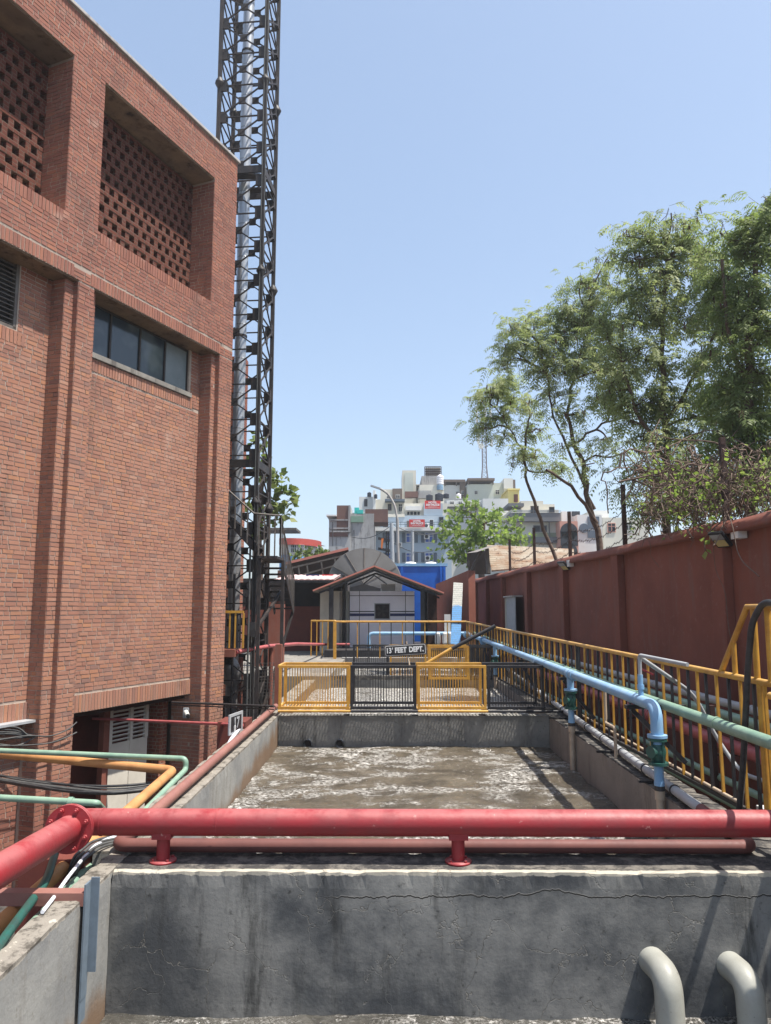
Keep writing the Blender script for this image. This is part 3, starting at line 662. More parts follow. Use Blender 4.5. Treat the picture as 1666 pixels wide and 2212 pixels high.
# ================================================================ LARGE RED PIPE
zr = at(840, 1777, 6.17).z; rr = .102
rp = thing('red_main_pipe', (0, 6.17, 0), 'thick glossy red pipe crossing the picture on stub posts, flanged at its left bend', 'pipe')
xe = at(215, 1770, 6.17).x
fp = at(150, 1790, 5.95)           # flange centre
q0 = Vector((xe, 6.17, zr)); dirn = (at(0, 1880, 4.9) - fp).normalized()
corner = Vector((xe - .16, 6.17, zr))
MB().sweep([(4.6, 6.17, zr), (xe, 6.17, zr), corner, fp], rr, 32, .16).build('long_run', Mt['redpipe'], rp)
far = fp + dirn * 3.2
MB().sweep([fp, far], rr, 32).build('branch_run', Mt['redpipe'], rp)
f1 = MB().disc(fp - dirn*.012, dirn, .18, .022, 32).build('flange', Mt['redpipe'], rp, .003)
f2 = MB().disc(fp + dirn*.014, dirn, .18, .022, 32).build('flange', Mt['redpipe'], rp, .003)
u_ = dirn.cross(Vector((0,0,1))).normalized(); v_ = u_.cross(dirn)
for k in range(8):
    a = (k + .5) * math.pi / 4; c = fp + (u_*math.cos(a) + v_*math.sin(a)) * .147
    b = MB(); b.disc(c + dirn*.034, dirn, .019, .018, 6); b.disc(c + dirn*.05, dirn, .010, .03, 8); b.disc(c - dirn*.034, dirn, .019, .02, 6)
    b.build('bolt', Mt['redpipe'], f2)
b = MB(); b.sweep([(xe+.02, 6.17, zr), (xe+.032, 6.17, zr)], rr+.004, 32); b.sweep([(at(470,1777,6.17).x, 6.17, zr), (at(470,1777,6.17).x+.01, 6.17, zr)], rr+.003, 32); b.build('weld_seam', Mt['redpipe'], rp)
for px in (351, 990):
    c = onz(px, 1862, 0); x = c.x; b = MB()
    b.sweep([(x, 6.17, .012), (x, 6.17, zr-rr+.005)], .052, 22)
    b.lathe((x, 6.17, 0), [(0, .0), (.105, .0), (.105, .016), (.05, .018)], 28)
    b.box((x-.075, 6.17-.062, zr-rr-.012), (x+.075, 6.17+.062, zr-rr+.008)); b.box((x-.075, 6.17-.075, zr-rr-.012), (x+.075, 6.17-.062, zr-rr+.055)); b.box((x-.075, 6.17+.062, zr-rr-.012), (x+.075, 6.17+.075, zr-rr+.055))
    for k in range(4):
        a = k*math.pi/2 + .7; b.disc((x+.082*math.cos(a), 6.17+.082*math.sin(a), .024), (0,0,1), .012, .016, 6)
    b.build('support_post', Mt['redpipe'], rp)
world_parts(rp)

# ================================================================ THIN PIPE LOOP ROUND THE TANK EDGE
pr = .053
lp = thing('edge_pipe', (0, 6.35, 0), 'faded brown pipe loop lying round the tank rim, turning grey along the right wall', 'pipe')
yb = 6.36; zl = .064
pl = at(596, 1528, 14.3); xl = XLo - .02
pL = [Vector((at(252,1838,yb).x, yb, zl)), Vector((at(252,1838,yb).x - .02, yb, zl))]
xa = at(250, 1838, yb).x
A_ = Vector((xa, yb, zl)); B_ = onz(596, 1526, zl+.06); 
MB().sweep([A_.lerp(B_, .10), B_], pr, 20, .12).build('brown_run', Mt['brownpipe'], lp); MB().sweep([(1.5, yb, zl), A_, A_.lerp(B_, .1)], pr+.001, 20, .12).build('dark_run', Mt['maroonpipe'], lp)
Cx = Vector((onz(1640, 1838, zl).x, yb, zl)); Dx = onz(1190, 1513, .10)
MB().sweep([(1.5, yb, zl), Cx, Cx.lerp(Dx, .12)], pr+.001, 20, .12).build('dark_run', Mt['maroonpipe'], lp)
MB().sweep([Cx.lerp(Dx, .12), Dx, Dx + (Dx-Cx)*1.3], pr-.004, 20).build('grey_run', Mt['greypipe'], lp)
b = MB()
for t in np.arange(.2, 1.0, .11):
    p = Cx.lerp(Dx, t); d = (Dx-Cx).normalized(); b.sweep([p-d*.012, p+d*.012], pr+.006, 18)
b.build('strap', Mt['steel'], lp)
b = MB()
for t in (.27, .46, .63, .8, .93):
    p = Cx.lerp(Dx, t); b.box((XR-.1, p.y-.025, .004), (p.x+.1, p.y+.025, .03))
b.build('bracket', Mt['black'], lp); world_parts(lp)
# thin cream pipe lying behind the grey one
c0 = onz(1600, 1735, .06); c1 = onz(1230, 1530, .06)
tag(MB().sweep([c0, c1], .02, 10).build('cream_tube', Mt['cream']), 'thin cream tube lying along the rim behind the grey pipe', 'pipe')

# ================================================================ YELLOW AND BLACK WALKWAY OVER THE FAR CROSS WALL
wk = thing('walkway', (.4, YC, 0), 'nearest walkway, with yellow and black grille panels, over the black cross wall', 'walkway')
y0, y1 = YC - .12, YC + .62
def X_(px, Y=y0): return at(px, 1500, Y).x
zb = at(890, 1532, y0).z; ztp = at(890, 1437, y0).z
pan = [(602, 755, 'yellow'), (757, 900, 'black'), (902, 1051, 'yellow'), (1053, 1176, 'black')]
for side, yy in ((0, y0), (1, y1)):
    for pa, pb, cm in pan:
        xa, xb = X_(pa), X_(pb)
        f = MB(); t = .05
        f.box((xa, yy-.025, zb), (xb, yy+.025, zb+t)); f.box((xa, yy-.025, ztp-.05), (xb, yy+.025, ztp))
        f.box((xa, yy-.024, zb+t), (xa+t, yy+.024, ztp-.05)); f.box((xb-t, yy-.024, zb+t), (xb, yy+.024, ztp-.05))
        pn = f.build('grille_panel', Mt[cm], wk, .004)
        r = MB(); n = int((xb-xa-2*t)/.05)
        for k in range(1, n):
            x = xa+t+(xb-xa-2*t)*k/n; r.box((x-.0055, yy-.0012, zb+t), (x+.0055, yy+.0012, ztp-.05))
        r.build('grille_bars', Mt[cm], pn)
    # black end returns
for pa, pb, cm in pan:
    xa, xb = X_(pa), X_(pb); b = MB(); b.sweep([(xa, y0-.02, zb-.035), (xb+.03, y0-.02, zb-.035)], .026, 14); b.build('base_tube', Mt['black' if cm == 'black' else 'yellow'], wk)
    fl_ = MB(); n = int((xb-xa)/.06)
    for k in range(n+1):
        x = xa + (xb-xa)*k/n; fl_.box((x-.009, y0+.026, zb-.010), (x+.009, y1-.026, zb-.002))
    fl_.build('floor_bars', Mt[cm], wk)
b = MB()
for px, cm in ((602, 'yellow'), (1176, 'black')):
    x = X_(px); b = MB(); b.box((x-.025, y0+.026, ztp-.05), (x+.025, y1-.026, ztp)); b.box((x-.025, y0+.026, zb), (x+.025, y1-.026, zb+.04)); b.build('end_rail', Mt[cm], wk)
for px in (752, 900, 1050):
    x = X_(px); MB().box((x-.05, y0+.027, zb-.06), (x+.05, y1-.027, zb-.022)).build('bearer', Mt['black'], wk)
xb = X_(1176); MB().sweep([(xb, y0-.02, zb-.035), (XRo+.05, y0-.02, zb-.03)], .024, 12).build('base_tube', Mt['black'], wk)
world_parts(wk)
# depth sign on a leaning stick
cS = at(876, 1404, 14.25)
sg = thing('depth_sign', (cS.x, cS.y, cS.z), 'black depth sign with white capital letters tied to the walkway', 'sign'); sg.rotation_euler = (0, R_(-3.4), 0)
def rrect(w_, h_, r, n=6):
    P = []
    for cx_, cy_, a0_ in ((w_/2-r, h_/2-r, 0), (-w_/2+r, h_/2-r, 90), (-w_/2+r, -h_/2+r, 180), (w_/2-r, -h_/2+r, 270)):
        for k in range(n+1):
            a = R_(a0_ + 90*k/n); P.append((cx_ + r*math.cos(a), cy_ + r*math.sin(a)))
    return P
def plate(w_, h_, r, ya, yb_):
    P = rrect(w_, h_, r); n = len(P); vs = [(x, ya, z) for x, z in P] + [(x, yb_, z) for x, z in P]
    return MB().add(vs, [tuple(range(n)), tuple(range(n, 2*n))[::-1]] + [(k, n+k, n+(k+1) % n, (k+1) % n) for k in range(n)])
plate(.80, .215, .02, 0, .012).build('backboard', Mt['steellt'], sg)
plate(.765, .185, .03, -.004, -.001).build('white_border', Mt['white'], sg)
plate(.745, .168, .025, -.008, -.0045).build('black_face', Mt['black'], sg)
def text(body, size, mat, parent, loc, rot=(math.pi/2, 0, 0), ext=.002, off=0.0, name='lettering', sx=1):
    c = bpy.data.curves.new('txt', 'FONT'); c.body = body; c.size = size; c.extrude = ext; c.offset = off
    c.align_x = 'CENTER'; c.align_y = 'CENTER'; c.materials.append(mat)
    tmp = bpy.data.objects.new('txt', c); COL.objects.link(tmp); bpy.context.view_layer.update()
    me = bpy.data.meshes.new_from_object(tmp.evaluated_get(bpy.context.evaluated_depsgraph_get())); bpy.data.objects.remove(tmp)
    o = bpy.data.objects.new(name, me); COL.objects.link(o); o.parent = parent; o.location = loc; o.rotation_euler = rot; o.scale = (sx, 1, 1); return o
purewhite = paint('sign_white', (.78, .78, .76, 1), (.7, .7, .68, 1), .5, 3)
text("13", .135, purewhite, sg, (-.315, -.0105, .0), off=.0045, sx=.80)
text("'", .135, purewhite, sg, (-.242, -.0105, .0), off=.003, sx=.8)
text("FEET", .135, purewhite, sg, (-.09, -.0105, .0), off=.0055, sx=.80)
text("DEPT.", .135, purewhite, sg, (.205, -.0105, .0), off=.0055, sx=.80)
MB().sweep([(.03, .03, .16), (.035, .03, -.1), (.07, -.06, -.36)], .014, 8).build('stick', Mt['cream'], sg)

# ================================================================ RIGHT-HAND RAILING
RP0 = Vector((3.481, 8.1, 0)); RP1 = Vector((2.767, 28, 0)); RD = (RP1-RP0).normalized(); RN = Vector((RD.y, -RD.x, 0))
def rail(px, py, off=0): return onpl(px, py, RP0 - RN*off, RN)
def rz_(y): return 1.303 + (y-8.1)*(1.468-1.303)/19.9
def rpt(y, z): t = (y-8.1)/(28-8.1); return Vector((RP0.x + (RP1.x-RP0.x)*t, y, z))
rl = thing('railing', tuple(rpt(8.1, 0)), 'long railing of alternating yellow and black balusters with a raised loop at its near end', 'railing')
MB().sweep([rpt(3.5, rz_(3.5)), rpt(28, rz_(28))], .033, 16).build('top_rail', Mt['yellow'], rl)
MB().box((-.02, -12, -.02), (.02, 12.5, .02), Matrix.Translation(rpt(15.5, .02)) @ Matrix.Rotation(math.atan2(-RD.x, RD.y), 4, 'Z')).build('bottom_rail', Mt['black'], rl)
yb_, bb_ = [], []
y = 4.2; k = 0; protoY = protoB = None
while y < 28:
    yl = k % 2 == 0; p = rpt(y, 0)
    if yl and protoY: o = protoY.copy(); COL.objects.link(o)
    elif not yl and protoB: o = protoB.copy(); COL.objects.link(o)
    else:
        o = MB().box((-.014, -.014, .0), (.014, .014, 1.29)).build('baluster', Mt['yellow' if yl else 'black'], rl)
        if yl: protoY = o
        else: protoB = o
    o.parent = rl; o.location = (p.x, p.y, .01); o.scale.z = (rz_(y)-.03)/1.29; o.rotation_euler = (R_(random.uniform(-.7, .7)), R_(random.uniform(-.7, .7)), 0)
    y += .245; k += 1
for yy, cm in ((7.25, 'yellow'), (13.4, 'black'), (19.5, 'yellow'), (25.2, 'black')):
    p = rpt(yy, 0); MB().sweep([p, p + Vector((0,0,rz_(yy)))], .034, 14).build('post', Mt[cm], rl)
g0 = rail(1612, 1309); 
gl = MB(); zg = rail(1614, 1311).z; pA = rail(1557, 1455); pB = rail(1614, 1311); pC = rail(1614, 1311); yC = pB.y - 1.05
gl.sweep([pA, pB, rpt(yC, zg)], .03, 14); gl.sweep([rpt(yC, zg), rpt(yC - .5, rz_(yC))], .03, 14)
for px in (1627, 1657): p = rail(px, 1315); gl.sweep([(p.x, p.y, rz_(p.y)), (p.x, p.y, zg)], .03, 14)
p = rail(1594, 1380); q = pA.lerp(pB, .5); gl.sweep([(q.x, q.y, rz_(q.y)), q], .026, 12)
gl.build('raised_loop', Mt['yellow'], rl)
sy = MB(); sy.bar(rpt(7.05, 1.22), rpt(7.05, 1.22) + Vector((.25, -.15, -.5)), .05, .012); sy.bar(rpt(16.2, 1.25), rpt(16.2, 0) + Vector((.5, 0, 0)), .05, .012); sy.build('stay', Mt['yellow'], rl)
world_parts(rl)
hs = [(1700, 1318), (1666, 1300), (1646, 1304), (1624, 1345), (1616, 1443), (1610, 1566), (1605, 1664), (1596, 1760)]
tag(MB().sweep([rail(x, y, .07 if i < 3 else .12) for i, (x, y) in enumerate(hs)], .030, 16, .12).build('rubber_hose', Mt['rubber']), 'thick black hose looped over the raised yellow end of the railing', 'hose')

# ================================================================ BLUE PIPE WITH VALVES
bp = thing('blue_pipe', (2.87, 8.4, -.57), 'light blue pipe running above the right wall with drop legs and flanged valves', 'pipe')
xb = 2.87; zb_ = .93; e0 = onx(1418, 1545, xb); far_ = Vector((xb, 29, 1.0))
pt = Vector((xb, e0.y, zb_))
MB().sweep([far_, pt, Vector((xb, e0.y, .45))], .066, 24, .17).build('main_run', Mt['blue'], bp)
lf = at(797, 1372, 29); MB().sweep([far_, (lf.x, 29, far_.z), (lf.x, 29, far_.z-.55)], .07, 18, .2).build('cross_run', Mt['blue'], bp)
cl = MB()
for yy in (11.9, 14.9, 20.5):
    cl.sweep([(xb, yy-.02, zb_+.003*yy/10), (xb, yy+.02, zb_)], .078, 22)
for yy in (23.5, 28.8): cl.sweep([(xb, yy-.03, zb_+.03), (xb, yy+.03, zb_+.03)], .14, 22)
cl.build('collar', Mt['blue'], bp)
def droplet(yy, ztop, zflange, zend):
    """valve set: flange, body with ribs and handwheel side, lower stub, cream leg to the water"""
    c = lambda z: (xb, yy, z)
    u = MB(); u.sweep([c(ztop), c(zflange)], .055, 20); u.disc(c(zflange), (0,0,1), .105, .03, 24); u.build('upper_stub', Mt['blue'], bp)
    v = MB(); z1 = zflange - .02; z0 = zflange - .30
    v.disc(c(z1-.015), (0,0,1), .10, .028, 24); v.disc(c(z0+.015), (0,0,1), .105, .03, 24)
    v.lathe((xb, yy, 0), [(.05, z0+.03), (.075, z0+.08), (.085, (z0+z1)/2), (.07, z1-.07), (.05, z1-.03)], 20)
    for k in range(4):
        a = k*math.pi/2+.4; v.bar((xb+.08*math.cos(a), yy+.08*math.sin(a), z0+.02), (xb+.08*math.cos(a), yy+.08*math.sin(a), z1), .02)
    v.disc((xb-.08, yy-.04, (z0+z1)/2), (1, .5, 0), .065, .04, 18)
    v.build('valve', Mt['dkgreen'], bp)
    l = MB(); l.sweep([c(z0), c(z0-.22)], .05, 20); l.disc(c(z0-.2), (0,0,1), .055, .05, 18); l.build('lower_stub', Mt['blue'], bp)
    MB().disc(c(z0-.24), (0,0,1), .056, .05, 18).build('rubber_joint', Mt['rubber'], bp)
    l = MB(); l.sweep([c(z0-.26), c(zend)], .041, 18); l.sweep([c(z0-.26), c(z0-.36)], .052, 18); l.build('drop_leg', Mt['cream'], bp)
y1_ = e0.y; zf = onx(1420, 1590, xb).z
droplet(y1_, .6, zf, -.62)
y2_ = onx(1233, 1500, xb).y
MB().disc((xb, y2_, zb_), (0,1,0), .08, .12).build('tee', Mt['blue'], bp)
droplet(y2_, zb_, at(1233, 1490, y2_).z, -.62)
for yy in (21.0,): droplet(yy, zb_, .66, -.62)
for yy in (e0.y + .7, y2_ + .25, 16.6, 23):
    p = rpt(yy, 0); b = MB(); b.box((xb-.12, yy-.035, zb_-.115), (p.x, yy+.035, zb_-.07)); b.bar((xb-.05, yy, zb_-.12), (p.x-.02, yy, .2), .05, .05); b.build('bracket', Mt['black'], bp)
# tap fitting on the main run
ty = onx(1402, 1530, xb).y + .25; t_ = MB(); t_.sweep([(xb, ty, zb_), (xb, ty, zb_+.30)], .03, 14); t_.disc((xb, ty, zb_+.16), (0,0,1), .04, .05, 14); t_.build('tap_riser', Mt['blue'], bp)
t_ = MB(); q = onx(1487, 1468, xb + .25); t_.sweep([(xb, ty, zb_+.30), (xb, ty, zb_+.52), (q.x, q.y, zb_+.47)], .022, 12, .04); t_.build('tap_spout', Mt['greypipe'], bp)
MB().bar((xb+.02, ty, zb_+.36), (xb+.14, ty-.04, zb_+.30), .012, .02).build('tap_lever', Mt['redpipe'], bp)
# small cream trap under the run
p1 = onx(1305, 1475, xb+.1); t_ = MB()
pts = [onx(a, b_, xb+.12) for a, b_ in ((1306, 1478), (1306, 1560), (1328, 1562), (1328, 1625))]
t_.sweep([(pts[0].x, pts[0].y, zb_-.05), (pts[0].x, pts[0].y, pts[1].z), (pts[0].x, pts[0].y - .42, pts[1].z), (pts[0].x, pts[0].y - .42, -.1)], .022, 12, .04); t_.build('trap_tube', Mt['cream'], bp)
world_parts(bp)
# green pipe beside it
gp_ = MB(); ga = onx(1700, 1625, 3.2); gp_.sweep([(3.22, ga.y - 2, .86), (3.22, 12, .85), (3.14, 29, 1.02)], .058, 20)
for yy in (7.55, 9.9): gp_.sweep([(3.22, yy, .86), (3.22, yy+.05, .86)], .064, 20)
tag(gp_.build('green_pipe', Mt['green']), 'pale green pipe just in front of the balusters, beside the blue pipe', 'pipe')
# small hose from the tap to the rack behind
pts = [(xb, ty, zb_+.5), rail(1500, 1500, -.3), rail(1545, 1590, -.6), rail(1600, 1670, -.8), rail(1660, 1690, -.8)]
tag(MB().sweep(pts, .025, 12, .25).build('grey_hose', Mt['greypipe']), 'thin grey hose sagging behind the balusters from the tap', 'hose')

# ================================================================ PIPE RACK BETWEEN RAILING AND RED WALL
def rack(z, dx, r, mat, label):
    a = Vector((4.75 + dx, 4.0, z)); b = Vector((3.55 + dx*.6, 30, z+.1)); m_ = MB(); m_.sweep([a, b], r, 16)
    for t in np.arange(.1, .95, .12): p = a.lerp(b, t); d = (b-a).normalized(); m_.sweep([p-d*.03, p+d*.03], r*1.12, 16)
    return tag(m_.build('rack_pipe', Mt[mat]), label, 'pipe', 'pipes running beside the red wall')
rack(.68, .12, .055, 'greypipe', 'lavender grey pipe, topmost of the pipes beside the red wall')
rack(.53, .05, .065, 'green', 'thick pale green pipe under the lavender one beside the red wall')
rack(.38, .05, .04, 'maroon', 'thin dark red pipe between the thick green and the fat red pipe')
rack(.17, .0, .088, 'rosered', 'fattest dark red pipe low behind the railing')
rack(-.25, -.15, .045, 'green', 'upper of the two thin green pipes low behind the railing')
rack(-.48, -.22, .045, 'green', 'lowest thin green pipe close to the ground behind the railing')
rk = thing('rack_stand', (4.6, 9, -2.6), 'low brown stands holding the pipes behind the railing', 'stand')
for yy in (7, 10.2, 13.5, 17, 20.5, 24): MB().box((4.55-.045*(yy-9)-.25, yy-.03, -2.6), (4.55-.045*(yy-9)-.19, yy+.03, .7)).build('upright', Mt['rusty'], rk); MB().box((4.55-.045*(yy-9)-.19, yy-.028, .05), (4.55-.045*(yy-9)+.3, yy+.028, .075)).build('shelf_bar', Mt['rusty'], rk)
world_parts(rk)
# white blocks by the railing foot
tag(MB().box((3.75, 7.3, -.25), (4.3, 8.0, -.02)).build('white_slab', Mt['white'], None, .01), 'white slab on the ground right of the railing foot', 'slab')
tag(MB().box((3.6, 7.1, -.3), (3.75, 7.32, .28)).box((3.752, 7.12, -.3), (4.4, 7.3, .20)).build('concrete_stub', Mt['sill'], None, .012), 'rough concrete stub at the foot of the big yellow post', 'block')
rough = MB().box((3.37, -1, -2.6), (4.62, YF-.003, -.06)).build('deck_edge', Mt['wallshade']); tag(rough, 'shaded concrete ledge at the lower right, beside the near tank', 'ledge')

# ================================================================ OUTLET ELBOWS ON THE NEAR WALL
for i, (px, py, pb) in enumerate(((1400, 2075, 1432), (1568, 2085, 1602))):
    w0 = at(px+8, py, YF); o = thing('outlet_pipe', (w0.x, YF, w0.z), 'grey elbow outlet pipe on the dark wall, ' + ('left of its twin' if i == 0 else 'nearest the right edge'), 'pipe', 'grey outlet elbows on the near wall')
    MB().sweep([(0, .02, 0), (.03, -.24, 0), (.035, -.25, -.31)], .1, 30, .22).build('elbow', Mt['pvc'], o)
    MB().sweep([(.035, -.25, -.30), (.035, -.25, -.9)], .086, 30).sweep([(.035, -.25, -.325), (.035, -.25, -.305)], .101, 30).build('down_leg', Mt['pvcgreen'], o)
# angle post and bracket at left
pp = onx(190, 1880, XL - .02+.02); pz = at(185, 1870, pp.y).z
ap = thing('angle_post', (XL, pp.y, -.9), 'blue-grey steel angle post with a brown channel arm under the red branch pipe', 'bracket')
y_ = onx(192, 2100, XL+.0).y
MB().box((-.0, -.05, .25), (.012, .05, 1.0), None).box((.012, .038, .40), (.07, .05, 1.02)).box((-.0, -.05, .1), (.008, .05, .25)).build('angle', Mt['bluegrey'], ap)
MB().box((-.62, -.05, .93), (-.002, .05, .945)).box((-.62, -.05, .86), (-.002, -.038, .93)).build('channel_arm', Mt['brownpipe'], ap)

# side rail beside the near tank, just outside the picture on the right; it throws the slanting shadows on the wall
nr = thing('side_rail', (3.42, 3, 0), 'rail and flat channel beside the near tank, unseen past the right edge', 'railing')
MB().sweep([(3.02, .5, 1.30), (3.02, 6.08, 1.30)], .03, 14).build('tube_rail', Mt['yellow'], nr)
MB().box((3.30, .5, 1.20), (3.46, 6.1, 1.24)).build('flat_channel', Mt['yellow'], nr)
for yy in (.8, 3.2, 5.3): MB().box((3.43, yy, -.06), (3.49, yy+.06, 1.2)).box((3.0, yy, 1.241), (3.46, yy+.05, 1.27)).build('post', Mt['yellow'], nr)
world_parts(nr)
# ================================================================ RED BOUNDARY WALL
wa = at(1666, 1120, 9.2); WD = Vector((-math.sin(R_(3.0)), math.cos(R_(3.0)), 0)); WN = Vector((WD.y, -WD.x, 0))
WP = Vector((at(1348.7, 1190, 16.5).x, 16.5, 0))      # inner face of the wall panels
def wpl(px, py, off=0): return onpl(px, py, WP - WN*off, WN)
def wpt(y, z, off=0): t = (y - WP.y) / WD.y; p = WP + WD*t - WN*off; return Vector((p.x, y, z))
rw = thing('boundary_wall', (WP.x, WP.y, -2.6), 'tall dark red plastered boundary wall with pilasters and rounded coping on the right', 'wall')
top = 3.2
MW = Matrix(((WN.x, WD.x, 0, WP.x), (WN.y, WD.y, 0, WP.y), (0, 0, 1, 0), (0, 0, 0, 1)))   # x outward, y along
MB().box((0, -16, -2.6), (.32, 22.5, top), MW).build('panel', Mt['redwall'], rw)
for px, w_ in ((1750, .42), (1547+14, .42), (1336, .42), (1218, .42), (1140, .42), (1086, .40), (1052, .40), (1027, .40)):
    y = (wpl(px, 1300, .09) - WP).dot(WD)
    MB().box((-.16, y - w_/2, -2.6), (-.002, y + w_/2, top-.02), MW).build('pilaster', Mt['redwall'], rw, .01)
# coping: rounded, rising a little and wavering as laid by hand
c = MB(); n = 80; prof = []
for k in range(9):
    a = math.pi*k/8; prof.append((.12 - .29*math.cos(a) if 0 else .14 + .31*math.cos(math.pi - a), top + .02 + .20*math.sin(a)))
prof = [( -.17, top-.02)] + prof + [(.45, top-.02)]
vs = []
for i in range(n+1):
    y = -16 + 38.5*i/n; wv = .02*math.sin(i*.5) + .012*math.sin(i*1.3)
    for x, z in prof: vs.append(MW @ Vector((x + wv*.5, y, z + wv)))
m_ = len(prof); c.add(vs, [(i*m_+k, i*m_+(k+1) % m_, (i+1)*m_+(k+1) % m_, (i+1)*m_+k) for i in range(n) for k in range(m_)], True)
c.build('coping', Mt['redwall'], rw); world_parts(rw)
# rusty fence posts on top with barbed wire
posts = []
for i, (px, pt_, pb) in enumerate(((1568, 945, 1090), (1350, 1047, 1160), (1232, 1105, 1190), (1155, 1140, 1208), (1102, 1165, 1222), (1700, 900, 1060))):
    b = wpl(px, pb, -.12); z1 = at(px, pt_, b.y).z
    posts.append((b, z1))
    tag(MB().bar((b.x, b.y, top), (b.x, b.y, z1), .085, .085).bar((b.x-.03, b.y, z1-.12), (b.x+.03, b.y, z1-.12), .1, .02).build('fence_post', Mt['rusty']),
        ('tallest rusty iron post on the red wall, in front of the dense tree', 'second tallest rusty iron post on the wall, left of the tangle of branches', 'rusty iron post on the wall left of the leaning thin trunk base', 'slim rusty post on the wall in front of the rusty sheet roof', 'shortest rusty post at the far end of the wall', 'rusty iron post on the wall nearest the camera')[i], 'post', 'rusty posts on the boundary wall')
ps = sorted(posts, key=lambda q: q[0].y)
for lvl in (.12, .5, .8):
    b = MB()
    for (p, z1), (q, z2) in zip(ps, ps[1:]):
        P = []
        for k in range(25):
            t = k/24; v = p.lerp(q, t); v.z = top + .25 + lvl*(p.lerp(q, t).z*0 + .9) - .18*math.sin(math.pi*t) + .02*math.sin(k*2.1)
            P.append(v)
        b.sweep(P, .006, 5)
        for v in P[::1]: b.bar(v + Vector((-.03, 0, -.03)), v + Vector((.03, 0, .03)), .006); b.bar(v + Vector((.0, .03, -.03)), v + Vector((.0, -.03, .03)), .006)
    tag(b.build('barbed_wire', Mt['rusty']), {.12: 'lowest strand of barbed wire along the red wall', .5: 'middle strand of barbed wire along the red wall', .8: 'highest strand of barbed wire along the red wall'}[lvl], 'wire')
# floodlights and junction boxes under the coping
for i, (px, py, sc) in enumerate(((1556, 1165, 1.0), (1218, 1222, .95))):
    p = wpl(px, py, .22); o = thing('floodlight', tuple(p), ('big' if i == 0 else 'smaller distant') + ' black floodlight ' + ('under the coping above the yellow loop' if i == 0 else 'on the red wall pilaster further back'), 'light', 'floodlights on the red wall')
    Mx = Matrix.Rotation(R_(-62), 4, 'Z') @ Matrix.Rotation(R_(48), 4, 'X')
    MB().box((-.13, -.03, -.16), (.13, .03, .16), Mx).build('housing', Mt['black'], o, .012)
    MB().box((-.10, -.036, -.125), (.10, -.031, .01), Mx).build('lens', paint('floodlight_lens', (.55, .45, .18, 1), (.5, .42, .2, 1), .3), o)
    MB().box((-.11, -.034, .02), (.11, -.031, .13), Mx).build('reflector', Mt['greypipe'], o)
    q = wpl(px+40*sc if i == 0 else px+14, py-14 if i == 0 else py-5, .1); bx_ = MB().box((q.x-.07, q.y-.12, q.z-.09), (q.x+.07, q.y+.12, q.z+.09)).build('junction_box', Mt['white'])
    tag(bx_, ('pale square junction box right of the big floodlight' if i == 0 else 'pale junction box beside the distant floodlight'), 'box')
# two-tone metal cabinet door against the wall
ca = wpl(1091, 1300, .34); cb = wpl(1109, 1300, .34); cz = at(1100, 1292, ca.y).z
cab = thing('metal_cabinet', (ca.x, ca.y, -2.6), 'cream and grey metal cabinet standing against the red wall between pilasters', 'cabinet')
yb2 = wpl(1134, 1300, .05).y
MB().box((ca.x, ca.y, -2.6), (cb.x+.25, ca.y+.03, cz)).build('door', Mt['beige'], cab)
MB().box((cb.x-.03, yb2, -2.6), (cb.x, ca.y-.01, cz+.02)).build('side', Mt['greypipe'], cab)
MB().box((ca.x-.05, yb2, cz+.02), (cb.x+.25, ca.y+.1, cz+.07)).build('rain_hood', Mt['coping'], cab); world_parts(cab)

# ================================================================ FAR DECK, SHED AND ITS SURROUNDINGS
DY = 28.2
dk = at(760, 1421, DY); zdk = dk.z
tag(MB().box((at(738,1421,DY).x, DY, -2.6), (at(1010,1421,DY).x+.3, DY+.4, zdk)).build('far_wall', Mt['plaster']), 'cracked grey end wall of the far tank below the shed', 'wall')
tag(MB().box((at(700,1408,DY+.4).x, DY+.5, -2.6), (at(1015,1400,DY).x+.6, 36, zdk+.25)).build('shed_base', Mt['black']), 'black base slab under the lavender shed', 'base')
tag(MB().box((-6.5, 21, -2.6), (at(735,1400,21).x-.3, 40, .1)).build('side_platform', Mt['sill']), 'low concrete platform left of the far tank', 'platform')
# far yellow railing
fr2 = thing('railing', (at(870,1343,DY-.2).x, DY-.2, zdk), 'thin yellow and black railing across the far end in front of the lavender shed', 'railing')
zt2 = at(870, 1343, DY-.2).z; xr0 = at(724, 1343, DY-.2).x; xr1 = rpt(28, 0).x
MB().sweep([(xr0, DY-.2, zt2), (xr1, DY-.2, zt2)], .04, 10).build('top_rail', Mt['yellow'], fr2)
k = 0; x = xr0
while x < xr1:
    o = MB().box((x-.018, DY-.218, zdk), (x+.018, DY-.182, zt2)).build('baluster', Mt['yellow' if k % 2 == 0 else 'black'], fr2); x += .42; k += 1
MB().bar((xr0, DY-.2, zdk-.1), (xr0, DY-.2, zt2+.02), .11).build('post', Mt['yellow'], fr2)
xr2 = at(673, 1340, 29.5).x
MB().sweep([(xr0, DY-.2, zt2), (xr0-.1, 29.5, zt2), (xr2, 29.5, zt2), (xr2, 31, zt2)], .04, 10).build('side_rail', Mt['yellow'], fr2)
for x in np.arange(xr2, xr0-.1, .22): MB().box((x-.018, 29.48, zdk-.3), (x+.018, 29.52, zt2)).build('baluster', Mt['yellow'], fr2)
world_parts(fr2)
